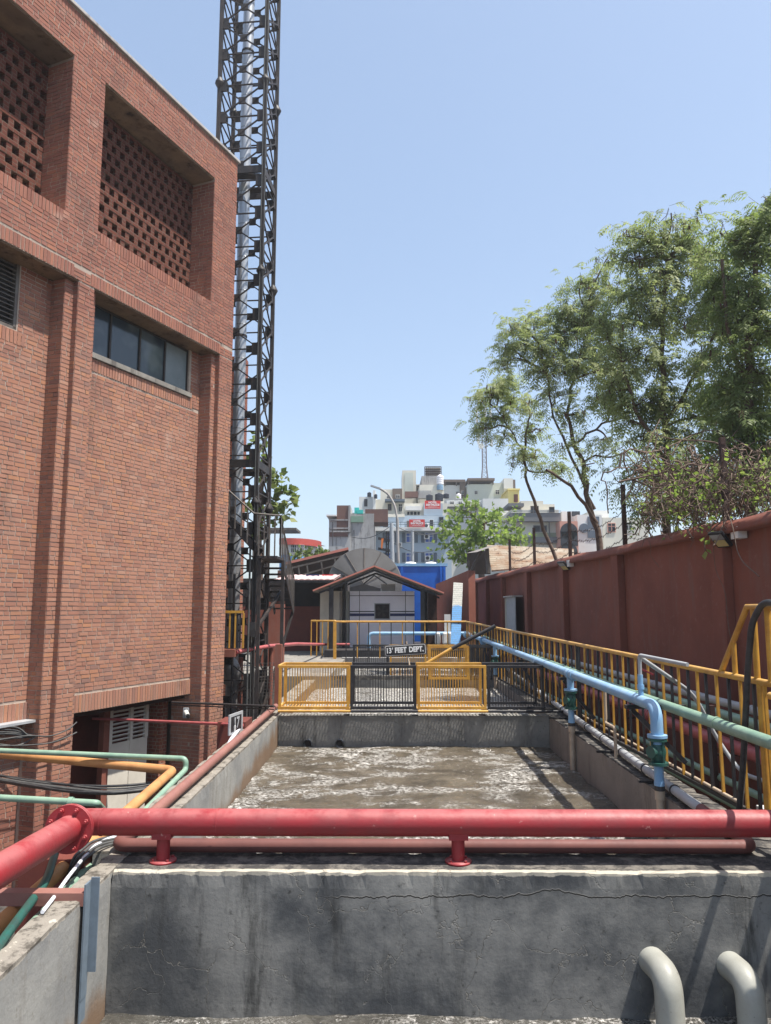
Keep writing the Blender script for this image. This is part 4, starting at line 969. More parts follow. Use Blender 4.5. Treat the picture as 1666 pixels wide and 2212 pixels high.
# second walkway between
Y2 = 21.2; w2 = thing('walkway', (1.5, Y2, 0), 'farther walkway grille, yellow left part and black right part, crossed by a leaning bar', 'walkway')
z2t = at(1000, 1395, Y2).z
for pa, pb, cm in ((926, 1013, 'yellow'), (1015, 1085, 'black'), (760, 840, 'black'), (842, 924, 'yellow')):
    for yy in (Y2, Y2+.7):
        xa, xb_ = at(pa, 1400, Y2).x, at(pb, 1400, Y2).x; f = MB()
        if yy > Y2 or pa > 900:
            f.box((xa, yy-.025, z2t-.06), (xb_, yy+.025, z2t)); f.box((xa, yy-.024, 0), (xa+.06, yy+.024, z2t-.06)); f.box((xb_-.06, yy-.024, 0), (xb_, yy+.024, z2t-.06)); f.box((xa+.06, yy-.025, .0), (xb_-.06, yy+.025, .06))
            pn = f.build('grille_panel', Mt[cm], w2); r = MB()
            for x in np.arange(xa+.1, xb_-.06, .055): r.box((x-.008, yy-.008, .06), (x+.008, yy+.008, z2t-.06))
            r.build('grille_bars', Mt[cm], pn)
MB().box((XL, Y2+.42, -.06), (XR, Y2+.67, -.02)).build('floor', Mt['black'], w2); world_parts(w2)
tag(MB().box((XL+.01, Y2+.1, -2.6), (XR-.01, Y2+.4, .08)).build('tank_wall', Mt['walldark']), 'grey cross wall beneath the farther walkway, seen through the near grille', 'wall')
la = at(918, 1436, 20.2); lb = at(1012, 1380, 20.2); lc_ = at(1070, 1352, 20.2)
lbr = thing('leaning_bar', tuple(la), 'leaning pole, lower half yellow and upper half black, across the farther walkway', 'pole')
MB().sweep([la - (lb-la)*.25, la.lerp(lb, .62)], .05, 12).build('yellow_half', Mt['yellow'], lbr); MB().sweep([la.lerp(lb, .62), lc_], .05, 12).build('black_half', Mt['black'], lbr); world_parts(lbr)

# shed: lavender container under a gabled sheet roof
SY = 31.0
def bxp(px0, py0, px1, py1, Y, dep, zb=None, M=None):
    a = at(px0, py0, Y); b = at(px1, py1, Y); return MB().box((a.x, Y, b.z if zb is None else zb), (b.x, Y+dep, a.z))
sh = thing('lavender_cabin', (at(826,1400,SY).x, SY, zdk), 'lavender panelled cabin with a navy stripe and square fan vent, under the gabled roof', 'cabin')
bxp(756, 1277, 896, 1412, SY, 4).build('panel_wall', Mt['lavender'], sh)
b = MB()
for px in (777, 876): a = at(px, 1277, SY); b.box((a.x-.012, SY-.006, zdk), (a.x+.012, SY-.001, a.z))
a = at(756, 1286, SY); c_ = at(896, 1286, SY); b.box((a.x, SY-.008, a.z-.03), (c_.x, SY-.0065, a.z))
b.build('panel_joint', Mt['steellt'], sh)
a = at(756, 1325, SY); c_ = at(896, 1331, SY)
MB().box((a.x, SY-.012, c_.z), (c_.x, SY-.009, a.z)).build('stripe', Mt['navy'], sh)
a2 = at(756, 1321, SY); MB().box((a.x, SY-.012, a2.z-.02), (c_.x, SY-.009, a2.z+.02)).build('stripe', Mt['black'], sh)
a = at(809, 1303, SY); c_ = at(843, 1338, SY); fn = MB().box((a.x, SY-.03, c_.z), (c_.x, SY-.013, a.z)).build('fan_vent', Mt['greypipe'], sh)
a = at(811, 1305, SY); c_ = at(841, 1336, SY); MB().box((a.x, SY-.04, c_.z), (c_.x, SY-.031, a.z)).build('grille', Mt['dark'], fn)
fm = at(826, 1320, SY); b = MB()
for k in range(5):
    an = k*2*math.pi/5; e = Vector((math.cos(an), 0, math.sin(an))); s_ = Vector((-e.z, 0, e.x)); p = Vector((fm.x, SY-.05, fm.z))
    b.add([p, p+e*.24+s_*.09, p+e*.25-s_*.07], [(0,1,2)])
b.disc((fm.x, SY-.055, fm.z), (0,1,0), .06, .02, 14); b.build('fan_blades', Mt['steel'], fn)
world_parts(sh)
tag(bxp(692, 1277, 754, 1412, SY+.3, 3).build('cream_container', Mt['beige']), 'plain cream container just left of the lavender cabin', 'container')
b = MB()
for px in (715, 735): a = at(px, 1277, SY+.3); b.box((a.x-.03, SY+.26, zdk), (a.x+.03, SY+.299, a.z-.05))
tag(b.build('door_bar', Mt['coping']), 'two vertical locking bars on the cream container', 'bar')
tag(bxp(842-18, 1262, 846+8, 1276, SY+.6, .5).build('rooftop_box', Mt['white']), 'small white box on top of the lavender cabin', 'box')
# gable roof
gr_ = thing('gable_roof', (at(815,1240,SY-1).x, SY-1.2, zdk), 'gabled corrugated roof with red edge on black posts over the lavender cabin', 'roof')
Yg0, Yg1 = SY-1.4, SY+1.6
apx = at(809, 1224, Yg0); el = at(676, 1277, Yg0); er = at(959, 1282, Yg0)
def slope(e, nm):
    n = 60; vs = []; 
    for i in range(n+1):
        y = Yg0 + (Yg1-Yg0)*i/n; w_ = .018*math.sin(i*2*math.pi/4)
        for p in (apx, e): vs += [(p.x, y, p.z + w_), (p.x, y, p.z + w_ - .02)]
    f = []
    for i in range(n): f += [(4*i, 4*i+4, 4*i+6, 4*i+2), (4*i+1, 4*i+3, 4*i+7, 4*i+5)]
    MB().add(vs, f).build(nm, Mt['sheet'], gr_)
    MB().bar((apx.x, Yg0-.02, apx.z+.02), (e.x, Yg0-.02, e.z+.02), .03, .06).build('red_edge', Mt['roofred'], gr_)
    MB().bar((apx.x, Yg0+.15, apx.z-.14), (e.x*.9+apx.x*.1, Yg0+.15, e.z*.9+apx.z*.1-.16), .06, .08).build('rafter', Mt['black'], gr_)
    MB().bar((apx.x, Yg1-.15, apx.z-.14), (e.x, Yg1-.15, e.z-.14), .06, .08).build('rafter', Mt['black'], gr_)
slope(el, 'roof_sheet'); slope(er, 'roof_sheet')
for px, Y in ((716, Yg0+.2), (733, Yg1-.3), (913, Yg0+.2), (921, Yg1-.3)):
    a = at(px, 1270, Y); t = (a.x-apx.x)/((el if a.x < apx.x else er).x-apx.x); zt_ = apx.z + ((el if a.x < apx.x else er).z-apx.z)*t - .1
    MB().bar((a.x, Y, zdk-.3), (a.x, Y, zt_), .17).build('post', Mt['black'], gr_)
b = MB(); ra = at(809, 1243, Yg0+.15); b.bar(ra, at(785, 1262, Yg0+.15), .05); b.bar(ra, at(836, 1262, Yg0+.15), .05); b.build('brace', Mt['black'], gr_)
world_parts(gr_)
# clutter to the right of the cabin
tag(bxp(925, 1280, 945, 1412, SY+.2, 1.2).build('switch_panel', Mt['rusty']), 'dark switch panel right of the lavender cabin', 'panel')
pt0, pt1 = at(984, 1392, 27.7), at(990, 1259, 28.6)
m = NT('perforated_tray_paint'); ck = m.n('ShaderNodeTexChecker'); ck.inputs['Scale'].default_value = 26; m.l(m.vec((1, 1, 1), (0, .78, 0)), ck.inputs['Vector'])
sp = m.n('ShaderNodeSeparateXYZ'); m.l(m.tc.outputs['Object'], sp.inputs[0]); zz_ = m.math('ADD', sp.outputs['Z'], m.math('MULTIPLY', m.noise(3, 4), .5))
zm = pt0.z + (pt1.z-pt0.z)*.62 + .2
col = m.mix(m.ramp(m.math('SUBTRACT', zz_, zm), 0, .05), (.10, .34, .70, 1), (.60, .58, .52, 1)); m.out(m.mix(m.math('MULTIPLY', ck.outputs['Fac'], .6), col, (.12, .13, .13, 1)), .6)
tag(MB().bar(pt0, pt1, .36, .03, up=(0,1,0)).build('perforated_ladder_tray', m.m), 'upright perforated tray, white above and sky blue below, leaning on the red wall', 'tray')
tag(bxp(960, 1327, 974, 1390, 29.4, .03).build('white_board', Mt['white']), 'small white board standing right of the cabin', 'board')
for i, px in enumerate((946, 962, 975)): tag(bxp(px-6, 1366, px+6, 1392, 28.9, .3).build('white_sack', Mt['white'], None, .06), ('left', 'middle', 'right')[i] + ' of the three pale sacks by the far railing', 'sack', 'pale sacks by the far railing')
# far red cross wall behind, diagonal
b = MB(); a = at(942, 1300, 34); c_ = at(1012, 1236, 29.3); a1_ = at(948, 1283, 34); 
b.add([(a.x, 34, -2.6), (c_.x, 29.3, -2.6), (c_.x, 29.3, at(1012,1232,29.3).z), (a.x, 34, at(942,1262,34).z), (a.x+.3, 34.3, -2.6), (c_.x+.3, 29.6, -2.6), (c_.x+.3, 29.6, at(1012,1232,29.3).z), (a.x+.3, 34.3, at(942,1262,34).z)], [(0,1,2,3), (5,4,7,6), (3,2,6,7), (0,3,7,4), (1,5,6,2)])
tag(b.build('end_wall', Mt['redwall']), 'dark red wall closing the yard behind the perforated tray', 'wall')
# cobalt tank
ct = thing('cobalt_container', (at(905,1300,38).x, 38, -1), 'bright cobalt blue steel container with ribs behind the cabin, sacks on top', 'container')
bxp(848, 1222, 964, 1410, 38, 4).build('body', Mt['cobalt'], ct)
bxp(846, 1217, 967, 1223, 37.95, 4.1).build('rim', Mt['blue'], ct)
for px in (868, 953, 960): a = at(px, 1225, 38); MB().box((a.x-.06, 37.9, -1), (a.x+.06, 37.995, a.z)).build('rib', Mt['cobalt'], ct)
world_parts(ct)
for i, px in enumerate((888, 932)):
    a = at(px, 1218, 38.6); b = MB(); b.lathe((a.x, 39, a.z-.12), [(.0, .26), (.25, .22), (.38, .1), (.35, 0)], 14); tag(b.build('white_sack', Mt['white']), ('left' if i == 0 else 'right') + ' white sack lying on the cobalt container', 'sack', 'white sacks on the blue container')
# big grey segmented duct cover
cD = at(787, 1262, 36); RDk = abs(at(783, 1184, 36).z - cD.z)
dct = thing('dish_cover', (cD.x, 36, -1), 'huge dark grey round metal cover with radial seams, behind the cabin roof', 'cover')
prof = MB(); P = [(RDk*1.02*math.cos(a), RDk*math.sin(a)) for a in np.linspace(R_(-15), R_(195), 44)]
vs = [(cD.x, 35.6, cD.z)] + [(cD.x+x, 36 + .0, cD.z+z) for x, z in P] + [(cD.x+x*.97+.12, 36.7, cD.z+z*.97) for x, z in P]
n = len(P); prof.add(vs, [(0, i+2, i+1) for i in range(n-1)] + [(i+1, i+2, n+i+2, n+i+1) for i in range(n-1)], False); prof.build('shell', Mt['ductgrey'], dct)
b = MB()
for a in (90, 62, 122, 150, 28): b.bar((cD.x, 35.59, cD.z), (cD.x+RDk*math.cos(R_(a)), 35.98, cD.z+RDk*math.sin(R_(a))), .05, .03)
b.build('seam', Mt['steellt'], dct)
bxp(738, 1262, 822, 1420, 35.9, 2).build('stand', Mt['ductgrey'], dct); world_parts(dct)
# dark shelter to the left with white-edged sheet and lean-to roof
sl_ = thing('open_shelter', (at(655,1300,30).x, 30, -2.6), 'dark open shelter with a pale scalloped roof edge left of the cream container', 'shelter')
zr_ = at(655, 1252, 30).z; xa = at(590, 1252, 30).x; xb_ = at(722, 1252, 30).x
n = 60; vs = []
for i in range(n+1):
    x = xa + (xb_-xa)*i/n; w_ = .03*abs(math.sin(i*.5)); vs += [(x, 30, zr_+w_), (x, 34, zr_+.35+w_), (x, 30, zr_+w_-.07), (x, 34, zr_+.28+w_)]
MB().add(vs, [(4*i, 4*i+4, 4*i+5, 4*i+1) for i in range(n)] + [(4*i+2, 4*i+3, 4*i+7, 4*i+6) for i in range(n)] + [(4*i, 4*i+2, 4*i+6, 4*i+4) for i in range(n)]).build('roof_sheet', paint('pink_sheet', (.6, .42, .4, 1), (.5, .33, .3, 1), .5, 3), sl_)
MB().box((xa-2, 33.9, -2.6), (xb_+.3, 34.1, zr_+.2)).build('back_wall', Mt['dark'], sl_)
MB().box((xb_+.3, 30.5, -2.6), (xb_+.4, 34, zr_+.2)).build('side_wall', Mt['dark'], sl_)
MB().box((xa-2, 33, -2.6), (xb_, 33.2, at(655,1310,33).z)).build('inner_wall', Mt['maroon'], sl_)
MB().box((xa-2, 30, zr_-.12), (xb_, 30.1, zr_-.02)).build('fascia', Mt['black'], sl_); world_parts(sl_)
for i, (pa, pb, cc, tx) in enumerate(((661, 690, 'navy', ''), (696, 720, 'roofred', ''))):
    a = at(pa, 1241, 33); c_ = at(pb, 1251, 33)
    s_ = MB().box((a.x, 33, c_.z), (c_.x, 33.03, a.z)).build('small_banner', Mt[cc] if i == 0 else paint('banner_red', (.6, .02, .03, 1))); tag(s_, 'small blue banner above the dark shelter' if i == 0 else 'small red banner with a white roundel above the dark shelter', 'banner')
    if i == 0: MB().box((a.x+.1, 32.985, c_.z+.03), (a.x+.45, 32.995, a.z-.06)).build('white_marks', Mt['white'], s_)
    else:
        MB().disc((a.x+.12, 32.99, (a.z+c_.z)/2), (0,1,0), .07, .01, 16).build('roundel', Mt['white'], s_); MB().box((a.x+.24, 32.985, c_.z+.06), (a.x+.5, 32.995, a.z-.05)).build('white_marks', Mt['white'], s_)
# lean-to roof behind
lt = thing('lean_to_roof', (at(690,1220,37).x, 37, 0), 'slanting truss roof with rust-red edge behind the mast stair', 'roof')
A = at(618, 1219, 37); B = at(753, 1187, 37)
vs = [(A.x, 37, A.z), (B.x, 37, B.z), (B.x, 43, B.z-1.2), (A.x, 43, A.z-1.2)]
MB().add(vs + [(x, y, z-.05) for x, y, z in vs], [(0,1,2,3), (7,6,5,4), (0,4,5,1), (1,5,6,2), (3,2,6,7), (0,3,7,4)]).build('roof_sheet', Mt['rusty'], lt)
MB().bar(A + Vector((0,-.03,.05)), B + Vector((0,-.03,.05)), .05, .12).build('red_edge', Mt['roofred'], lt)
b = MB(); A2 = at(632, 1248, 37); B2 = at(722, 1222, 37); b.bar(A + Vector((0,0,-.25)), B + Vector((0,0,-.25)), .08); b.bar(A2, B2, .08)
for px in (645, 663, 694, 723, 738): t = (px-618)/135; p = A.lerp(B, t); b.bar((p.x, 37, p.z-.2), (p.x+.15, 37, p.z-1.3), .07)
b.build('truss', Mt['steellt'], lt); world_parts(lt)
tag(bxp(600, 1232, 735, 1252, 44, 1, 0).build('old_brick_wall', Mt['brickfar']), 'weathered brick wall seen under the slanting truss roof', 'wall')
tag(bxp(548, 1300, 612, 1391, 24.5, .3, -2.6).build('red_low_wall', Mt['redwall']), 'low red plastered wall behind the foot of the steel stair', 'wall')
b = MB(); a = at(612, 1140, 40); c_ = at(640, 1143, 40); b.box((a.x-1.5, 40, c_.z-.05), (c_.x, 42, a.z)); tag(b.build('flat_canopy', Mt['steellt']), 'thin flat canopy sheet poking out behind the stair railing', 'canopy')
# rusty sheet roof beyond red wall
rs = thing('sheet_hut', (at(1080,1200,33).x, 33, -1), 'hut roofed with rust-streaked corrugated sheets behind the red wall', 'hut')
A = at(1014, 1192, 31); B = at(1060, 1178, 35); C_ = at(1232, 1190, 33); 
P0 = at(1052, 1180, 33); P1 = at(1240, 1189, 33); P2 = at(1240, 1215, 30.5); P3 = at(1062, 1232, 30.5)
n = 72; vs = []
for i in range(n+1):
    t = i/n; w_ = .085*math.sin(i*2*math.pi/6)
    a = P0.lerp(P3, t); c_ = P1.lerp(P2, t); vs += [a + Vector((0,0,w_)), c_ + Vector((0,0,w_))]
MB().add(vs, [(2*i, 2*i+2, 2*i+3, 2*i+1) for i in range(n)]).build('roof_sheet', Mt['rustsheet'], rs)
b = MB(); q0 = at(1008, 1195, 31); q1 = at(1052, 1181, 33); b.add([q0, q1, q1+Vector((.2,-2.5,-.1)), q0+Vector((.2,-2,-.1))], [(0,1,2,3)]); b.build('roof_sheet', Mt['sheet'], rs)
bxp(1012, 1190, 1060, 1240, 33.4, .2).build('back_wall', Mt['dark'], rs)
b = MB(); b.bar(at(1016, 1236, 31), at(1040, 1190, 31), .09); b.bar(at(1012, 1225, 31), at(1012, 1195, 31), .12); b.bar(at(1055, 1238, 30.6), at(1052, 1185, 30.6), .15); b.build('frame', Mt['steellt'], rs)
world_parts(rs)

# ================================================================ LEFT-HAND PIPES, CABLES, BEAMS
def facat(px, py, d=0): return facp(px, py, d)
o_ = [onz(-60, 1623, -.1), onz(375, 1664, -.1), onz(-80, 2068, -.1)]
tag(MB().sweep(o_, .058, 18, .13).build('orange_pipe', Mt['orange']), 'faded orange pipe that runs from the brick wall and turns back along the tank', 'pipe')
o_ = [onz(-60, 1619, .02), onz(402, 1639, .02), onz(400, 1668, -.12), onz(-80, 2150, -.14)]
o_[2] = Vector((o_[1].x, o_[1].y, -.12)) ; o_[3] = onz(-80, 2150, -.14)
tag(MB().sweep(o_, .036, 16, .07).build('green_pipe', Mt['green']), 'flaking pale green pipe above the orange pipe, with rust rings and an upright elbow', 'pipe')
gq = [onz(-60, 1720, -.1), onz(210, 1735, -.1), onz(222, 1748, -.3)]
tag(MB().sweep(gq, .036, 16, .05).sweep([onz(148, 1732, -.1), onz(158, 1732, -.1)], .052, 8).build('green_pipe', Mt['green']), 'shorter pale green pipe with a union nut just above the flange', 'pipe')
a = facat(300, 1556, .3); b_ = onz(524, 1566, .14)
tag(MB().sweep([facat(200, 1552, 1.2), a, b_], .026, 12).build('pink_pipe', Mt['rosered']), 'thin pink-red pipe from the doorway to the tank rim', 'pipe')
a = facat(372, 1517, .1); b_ = Vector((onz(592, 1526, .25).x, onz(592, 1526, .25).y, .25))
tag(MB().sweep([a, b_], .022, 10).sweep([a + Vector((0,0,-.05)), b_ + Vector((0,0,-.05))], .012, 8).build('cable_conduit', Mt['rubber']), 'black conduit strapped with cables from the brick pier to the walkway', 'conduit')
# thick black cable bundle
bun = thing('cable_bundle', tuple(onz(150, 1705, .0)), 'sagging bundle of black cables crossing in front of the brick wall', 'cables')
P = [(-40, 1678), (60, 1693), (150, 1706), (240, 1713), (310, 1704), (372, 1694), (440, 1680)]
for k in range(9):
    oy = rng.normal(0, 5); oz = rng.normal(0, .03); rr_ = rng.uniform(.010, .02)
    MB().sweep([onz(x, y + oy + rng.normal(0, 2), -.28 + oz) for x, y in P], float(rr_), 8, .3).build('cable', Mt['rubber' if k % 3 else 'greyrubber'], bun)
world_parts(bun)
bun = thing('cable_tray', tuple(facat(30, 1580, .2)), 'tray full of grey and black cables on the brick wall at the left edge', 'cables')
for k in range(7):
    y = 1568 + k*6; MB().sweep([facat(-30, y + rng.normal(0, 3), .25), facat(40, y + rng.normal(0, 4), .2), facat(62 + 3*k, 1590, .1)], .014, 8, .2).build('cable', Mt['rubber' if k % 2 else 'greyrubber'], bun)
MB().box((-8.5, .2, .10), (-4.98, .5, .14)).build('tray', Mt['greypipe'], bun)
bun.children[-1].matrix_local = Matrix.Identity(4)
world_parts(bun); bun.children[-1].matrix_parent_inverse = (Matrix.Translation(bun.location)).inverted() @ Matrix.Translation((K.x, K.y, 0)) @ Matrix.Rotation(R_(90)-AZ, 4, 'Z')
for i, (ys, lab) in enumerate((([1603, 1588, 1592, 1575, 1560], 'upper loose grey wire looping over the brick piers'), ([1612, 1610, 1606, 1590, 1582], 'lower loose grey wire looping over the brick piers'))):
    tag(MB().sweep([facat(x, y, -.06) for x, y in zip((-30, 60, 110, 150, 166), ys)], .011, 8, .3).build('loose_wire', Mt['greyrubber']), lab, 'wire')
wc = [onz(x, y, .02) for x, y in ((290, 1797), (269, 1802), (230, 1813), (207, 1825), (187, 1846), (170, 1866), (144, 1899), (117, 1938), (92, 1970))]
tag(MB().sweep(wc, .0135, 10, .1).build('white_cable', Mt['whitecable']), 'bright white cable running down past the flange along the tank wall', 'cable')
tag(MB().sweep([at(517, 1574, 11.8), at(497, 1600, 11.2), at(484, 1634, 10.7)], .028, 10, .2).build('white_hose', Mt['whitecable']), 'short white hose behind the small sign on the tank rim', 'hose')
dg = [onz(125, 1828, .06), onz(100, 1905, .02), onz(40, 1985, .0), onz(-30, 2080, .0)]
tag(MB().sweep(dg, .03, 12, .2).build('dark_green_pipe', Mt['dkgreen']), 'dark green paint-chipped pipe crossing over the pale one at lower left', 'pipe')
for i in range(4):
    tag(MB().sweep([onz(330 - 8*i, 1800 + 4*i, -.02), onz(205 + 5*i, 1812 + 5*i, .03), onz(160 + 5*i, 1850 + 4*i, .02), onz(150 + 4*i, 1880 + 4*i, -.1), onz(140 + 12*i, 1950, -.4)], .012, 8, .15).build('grey_cable', Mt['greyrubber']),
        ('first', 'second', 'third', 'innermost')[i] + ' grey cable, counted from the left, of those behind the flange', 'cable', 'grey cables behind the flange')
tag(MB().box((XLo-.55, 6.3, -2.6), (XLo-.02, 6.75, -.03)).build('brown_plinth', Mt['maroon']), 'dark brown plinth beside the tank corner behind the flange', 'plinth')
# small number sign on the rim
p = onz(507, 1600, 0); ns = thing('rim_sign', (p.x, p.y, 0), 'small grey framed sign on a white stake at the left tank rim', 'sign')
MB().bar((0, 0, 0), (0, 0, .22), .025).build('stake', Mt['white'], ns)
Mr = Matrix.Translation((0, .12, -.10)) @ Matrix.Rotation(R_(79), 4, 'Z')
MB().box((-.30, -.01, .2), (.22, .01, .50), Mr).build('frame', Mt['greypipe'], ns)
MB().box((-.24, -.016, .24), (.15, -.011, .46), Mr).build('face', Mt['black'], ns)
t_ = text('17', .22, Mt['greypipe'], ns, Mr @ Vector((-.05, -.02, .35)), (math.pi/2, 0, R_(79)), off=.006)
# beam and small railing by the mast, red feed pipe
bm_ = at(484, 1402, 18.0); 
tag(MB().box((bm_.x-.5, 17.75, at(484,1418,18).z), (at(512,1402,18).x, 18.1, at(484,1402,18).z)).build('red_beam', Mt['redwall']), 'red concrete beam end beside the brick corner', 'beam')
tag(MB().sweep([at(510, 1409, 17.9), at(580, 1396, 19), at(640, 1391, 23), at(700, 1392, 30), at(756, 1392, 30)], .05, 12, .3).build('red_feed_pipe', Mt['rosered']), 'thin red pipe from the concrete beam across to the cabin', 'pipe')
sr = thing('railing', (bm_.x, 17.9, at(500,1398,17.9).z), 'short yellow and black railing squeezed between brick corner and mast', 'railing')
za, zb3 = at(500, 1319, 17.9).z, at(500, 1400, 17.9).z; MB().box((at(470,1319,17.9).x, 17.87, za-.06), (at(527,1319,17.9).x, 17.93, za)).build('top_rail', Mt['yellow'], sr)
for i, px in enumerate((488, 497, 501, 509, 513, 519, 526)): x = at(px, 1350, 17.9).x; MB().box((x-.02, 17.88, zb3), (x+.02, 17.92, za-.06)).build('baluster', Mt['yellow' if i in (1, 3, 6) else 'black'], sr)
world_parts(sr)
for i, (px, w_, y0_, y1__) in enumerate(((531, 5, 1480, 1545), (702-10, 4, 1392, 1440))):
    pass
tag(bxp(598-3, 1392, 606, 1545, 15.6, .15, -2.6).build('red_column', Mt['redwall']), 'slim red column right of the mast behind the walkway end', 'column')
tag(bxp(470, 1560, 530, 1580, 12.6, .6, -2.6).build('brown_box', Mt['maroon']), 'dark brown block with pale lid below the small rim sign', 'block')
# ================================================================ BACKGROUND BUILDINGS
GZ = -2.6
def bmat(name, r, g, b, k=.82, rough=.85, spots=(.16, .15, .14, 1), sa=.70):
    c = srgb(r, g, b); c = tuple(x*k for x in c[:3]) + (1,); return paint(name, c, tuple(x*.88 for x in c[:3]) + (1,), rough, .25, spots, sa)
cCream = bmat('cream_render', 225, 220, 205); cWhite = bmat('white_render', 232, 232, 228); cHotel = bmat('hotel_blue', 176, 192, 205)
cShut = bmat('shutter_slate', 95, 108, 122); cBrown = bmat('brown_band', 120, 105, 95); cMint = bmat('mint_render', 205, 210, 200)
cYel = bmat('yellow_render', 232, 215, 140); cGrey = bmat('grey_band', 120, 120, 122); cPink = bmat('pink_render', 222, 160, 140)
cDark = bmat('dark_glass', 50, 52, 58); cRedS = paint('sign_red', (.62, .035, .03, 1), (.55, .03, .03, 1), .5, 1); cRedBand = bmat('red_band', 190, 80, 70)
cSky = bmat('sky_blue_render', 120, 175, 225)
class Bld:
    def __init__(s, name, px, Y, label, cat='building'):
        s.Y = Y; s.t = thing(name, (at(px, 1200, Y).x, Y, GZ), label, cat)
    def b(s, nm, px0, py0, px1, py1, mat, off=0, dep=6, parent=None):
        a = at(px0, py0, s.Y); c = at(px1, py1, s.Y)
        return MB().box((a.x, s.Y - off, c.z), (c.x, s.Y + dep - off, a.z)).build(nm, mat, parent or s.t)
    def wall(s, px0, py0, px1, mat, off=0, dep=8, nm='wall'):
        a = at(px0, py0, s.Y); c = at(px1, py0, s.Y); return MB().box((a.x, s.Y-off, GZ), (c.x, s.Y+dep-off, a.z)).build(nm, mat, s.t)
    def win(s, px0, py0, px1, py1, off=0, frame=cWhite, glass=None, bars=1, hb=.35):
        a = at(px0, py0, s.Y); c = at(px1, py1, s.Y); y = s.Y - off; w_ = (c.x-a.x); t = w_*.06
        f = MB(); f.box((a.x, y-.10, c.z), (a.x+t, y-.003, a.z)); f.box((c.x-t, y-.10, c.z), (c.x, y-.003, a.z)); f.box((a.x+t, y-.10, a.z-t), (c.x-t, y-.003, a.z)); f.box((a.x+t, y-.10, c.z), (c.x-t, y-.003, c.z+t))
        for k in range(bars): x = a.x + w_*(k+1)/(bars+1); f.box((x-t/2, y-.09, c.z+t), (x+t/2, y-.003, a.z-t))
        if hb: z = a.z-(a.z-c.z)*hb; f.box((a.x+t, y-.088, z-t/2), (c.x-t, y-.004, z+t/2))
        fo = f.build('window', frame, s.t)
        MB().box((a.x+t, y-.04, c.z+t), (c.x-t, y-.002, a.z-t)).build('pane', glass or cDark, fo); return fo
    def done(s): world_parts(s.t)
# hotel block
B = Bld('hotel', 890, 80, 'pale blue hotel block with blue windows, slate shutters and red name boards', 'hotel')
B.wall(807, 1146, 975, cHotel); B.b('roof_strip', 797, 1141, 978, 1148, cWhite, .9, 8)
B.b('upper_floor', 822, 1109, 970, 1141, cHotel, -2, 5); B.b('parapet', 820, 1106, 875, 1112, cCream, -1.9, 5)
B.b('top_floor', 874, 1079, 971, 1110, cCream, -3, 5)
for y0_, y1__ in ((1151, 1172), (1194, 1214)):
    for xw in (835, 877, 918):
        B.b('shutter', xw-8, y0_, xw-1, y1__, cShut, .12, .1); B.b('shutter', xw+19, y0_, xw+26, y1__, cShut, .12, .1); B.win(xw, y0_, xw+18, y1__, .0, cWhite, Mt['blueglass'])
B.win(827, 1120, 838, 1140, -1.99, cShut, cDark, 0, 0); B.win(893-13, 1121, 886, 1141, -1.99, cBrown, cBrown, 0, 0); B.win(930, 1118, 939, 1140, -1.99, cWhite, cDark, 0, 0); B.win(951, 1112, 961, 1140, -1.99, cShut, cDark, 0, 0)
B.b('awning', 877, 1087, 912, 1096, cWhite, -2.2, 1); B.win(879, 1096, 911, 1107, -2.99, cCream, cDark, 3, 0)
B.b('sign_backing', 918, 1080, 960, 1107, cHotel, -2.6, 1)
rl_ = MB()
for y_ in (1128, 1133): a = at(812, y_, 79.2); c = at(975, y_, 79.2); rl_.bar(a, c, .05)
for px in range(812, 976, 9): a = at(px, 1128, 79.2); c = at(px, 1141, 79.2); rl_.bar(a, c, .05)
rl_.build('balcony_rail', cShut, B.t)
for i, (x0, y0_, x1, y1__, w2_) in enumerate(((918, 1081.5, 952, 1099, 'SHIV PALACE'), (884, 1122, 918, 1138.5, 'SHIV PALACE'))):
    Y = 79.9 if i == 1 else 80.9; Y -= 1.0 if i == 1 else 0
    a = at(x0, y0_, Y); c = at(x1, y1__, Y); s_ = MB().box((a.x, Y, c.z), (c.x, Y+.06, a.z)).build('name_board', cRedS, B.t)
    cx_ = (a.x+c.x)/2; h_ = a.z-c.z
    text('HOTEL', h_*.33, purewhite, s_, (cx_, Y-.02, c.z+h_*.76), off=.01); text(w2_, h_*.34, purewhite, s_, (cx_, Y-.02, c.z+h_*.47), off=.012, sx=.82)
    MB().box((cx_-.5, Y-.02, c.z+h_*.22), (cx_+.5, Y-.01, c.z+h_*.25)).box((a.x+.1, Y-.02, c.z+h_*.12), (c.x-.1, Y-.01, c.z+h_*.14)).build('white_line', purewhite, s_)
B.done()
for i, (px, py, of, lab) in enumerate(((863, 1177, 0, 'on the blue wall between first-floor windows'), (922, 1160, 0, 'covering the right blue window, upper row'), (924, 1206, 0, 'covering the right blue window, lower row'), (905+18, 1132, 1.9, 'on the hotel balcony right of the lower red board'))):
    a = at(px-6, py-5, 80); c = at(px+6, py+5, 80); o = thing('air_conditioner', (a.x, 79.6+of, c.z), 'white air conditioner ' + lab, 'air conditioner', 'air conditioners on the hotel')
    MB().box((0, 0, 0), (c.x-a.x, .35, a.z-c.z)).build('casing', cWhite, o); MB().disc(((c.x-a.x)*.45, -.01, (a.z-c.z)/2), (0,1,0), (a.z-c.z)*.38, .02, 16).build('fan_grille', cDark, o)
B = Bld('plaster_block', 757, 72, 'unfinished block with bare brick panels and mottled grey plaster, left of the hotel')
B.wall(711, 1121, 757, Mt['plaster']); B.wall(757, 1109, 808, Mt['plaster'], -.2)
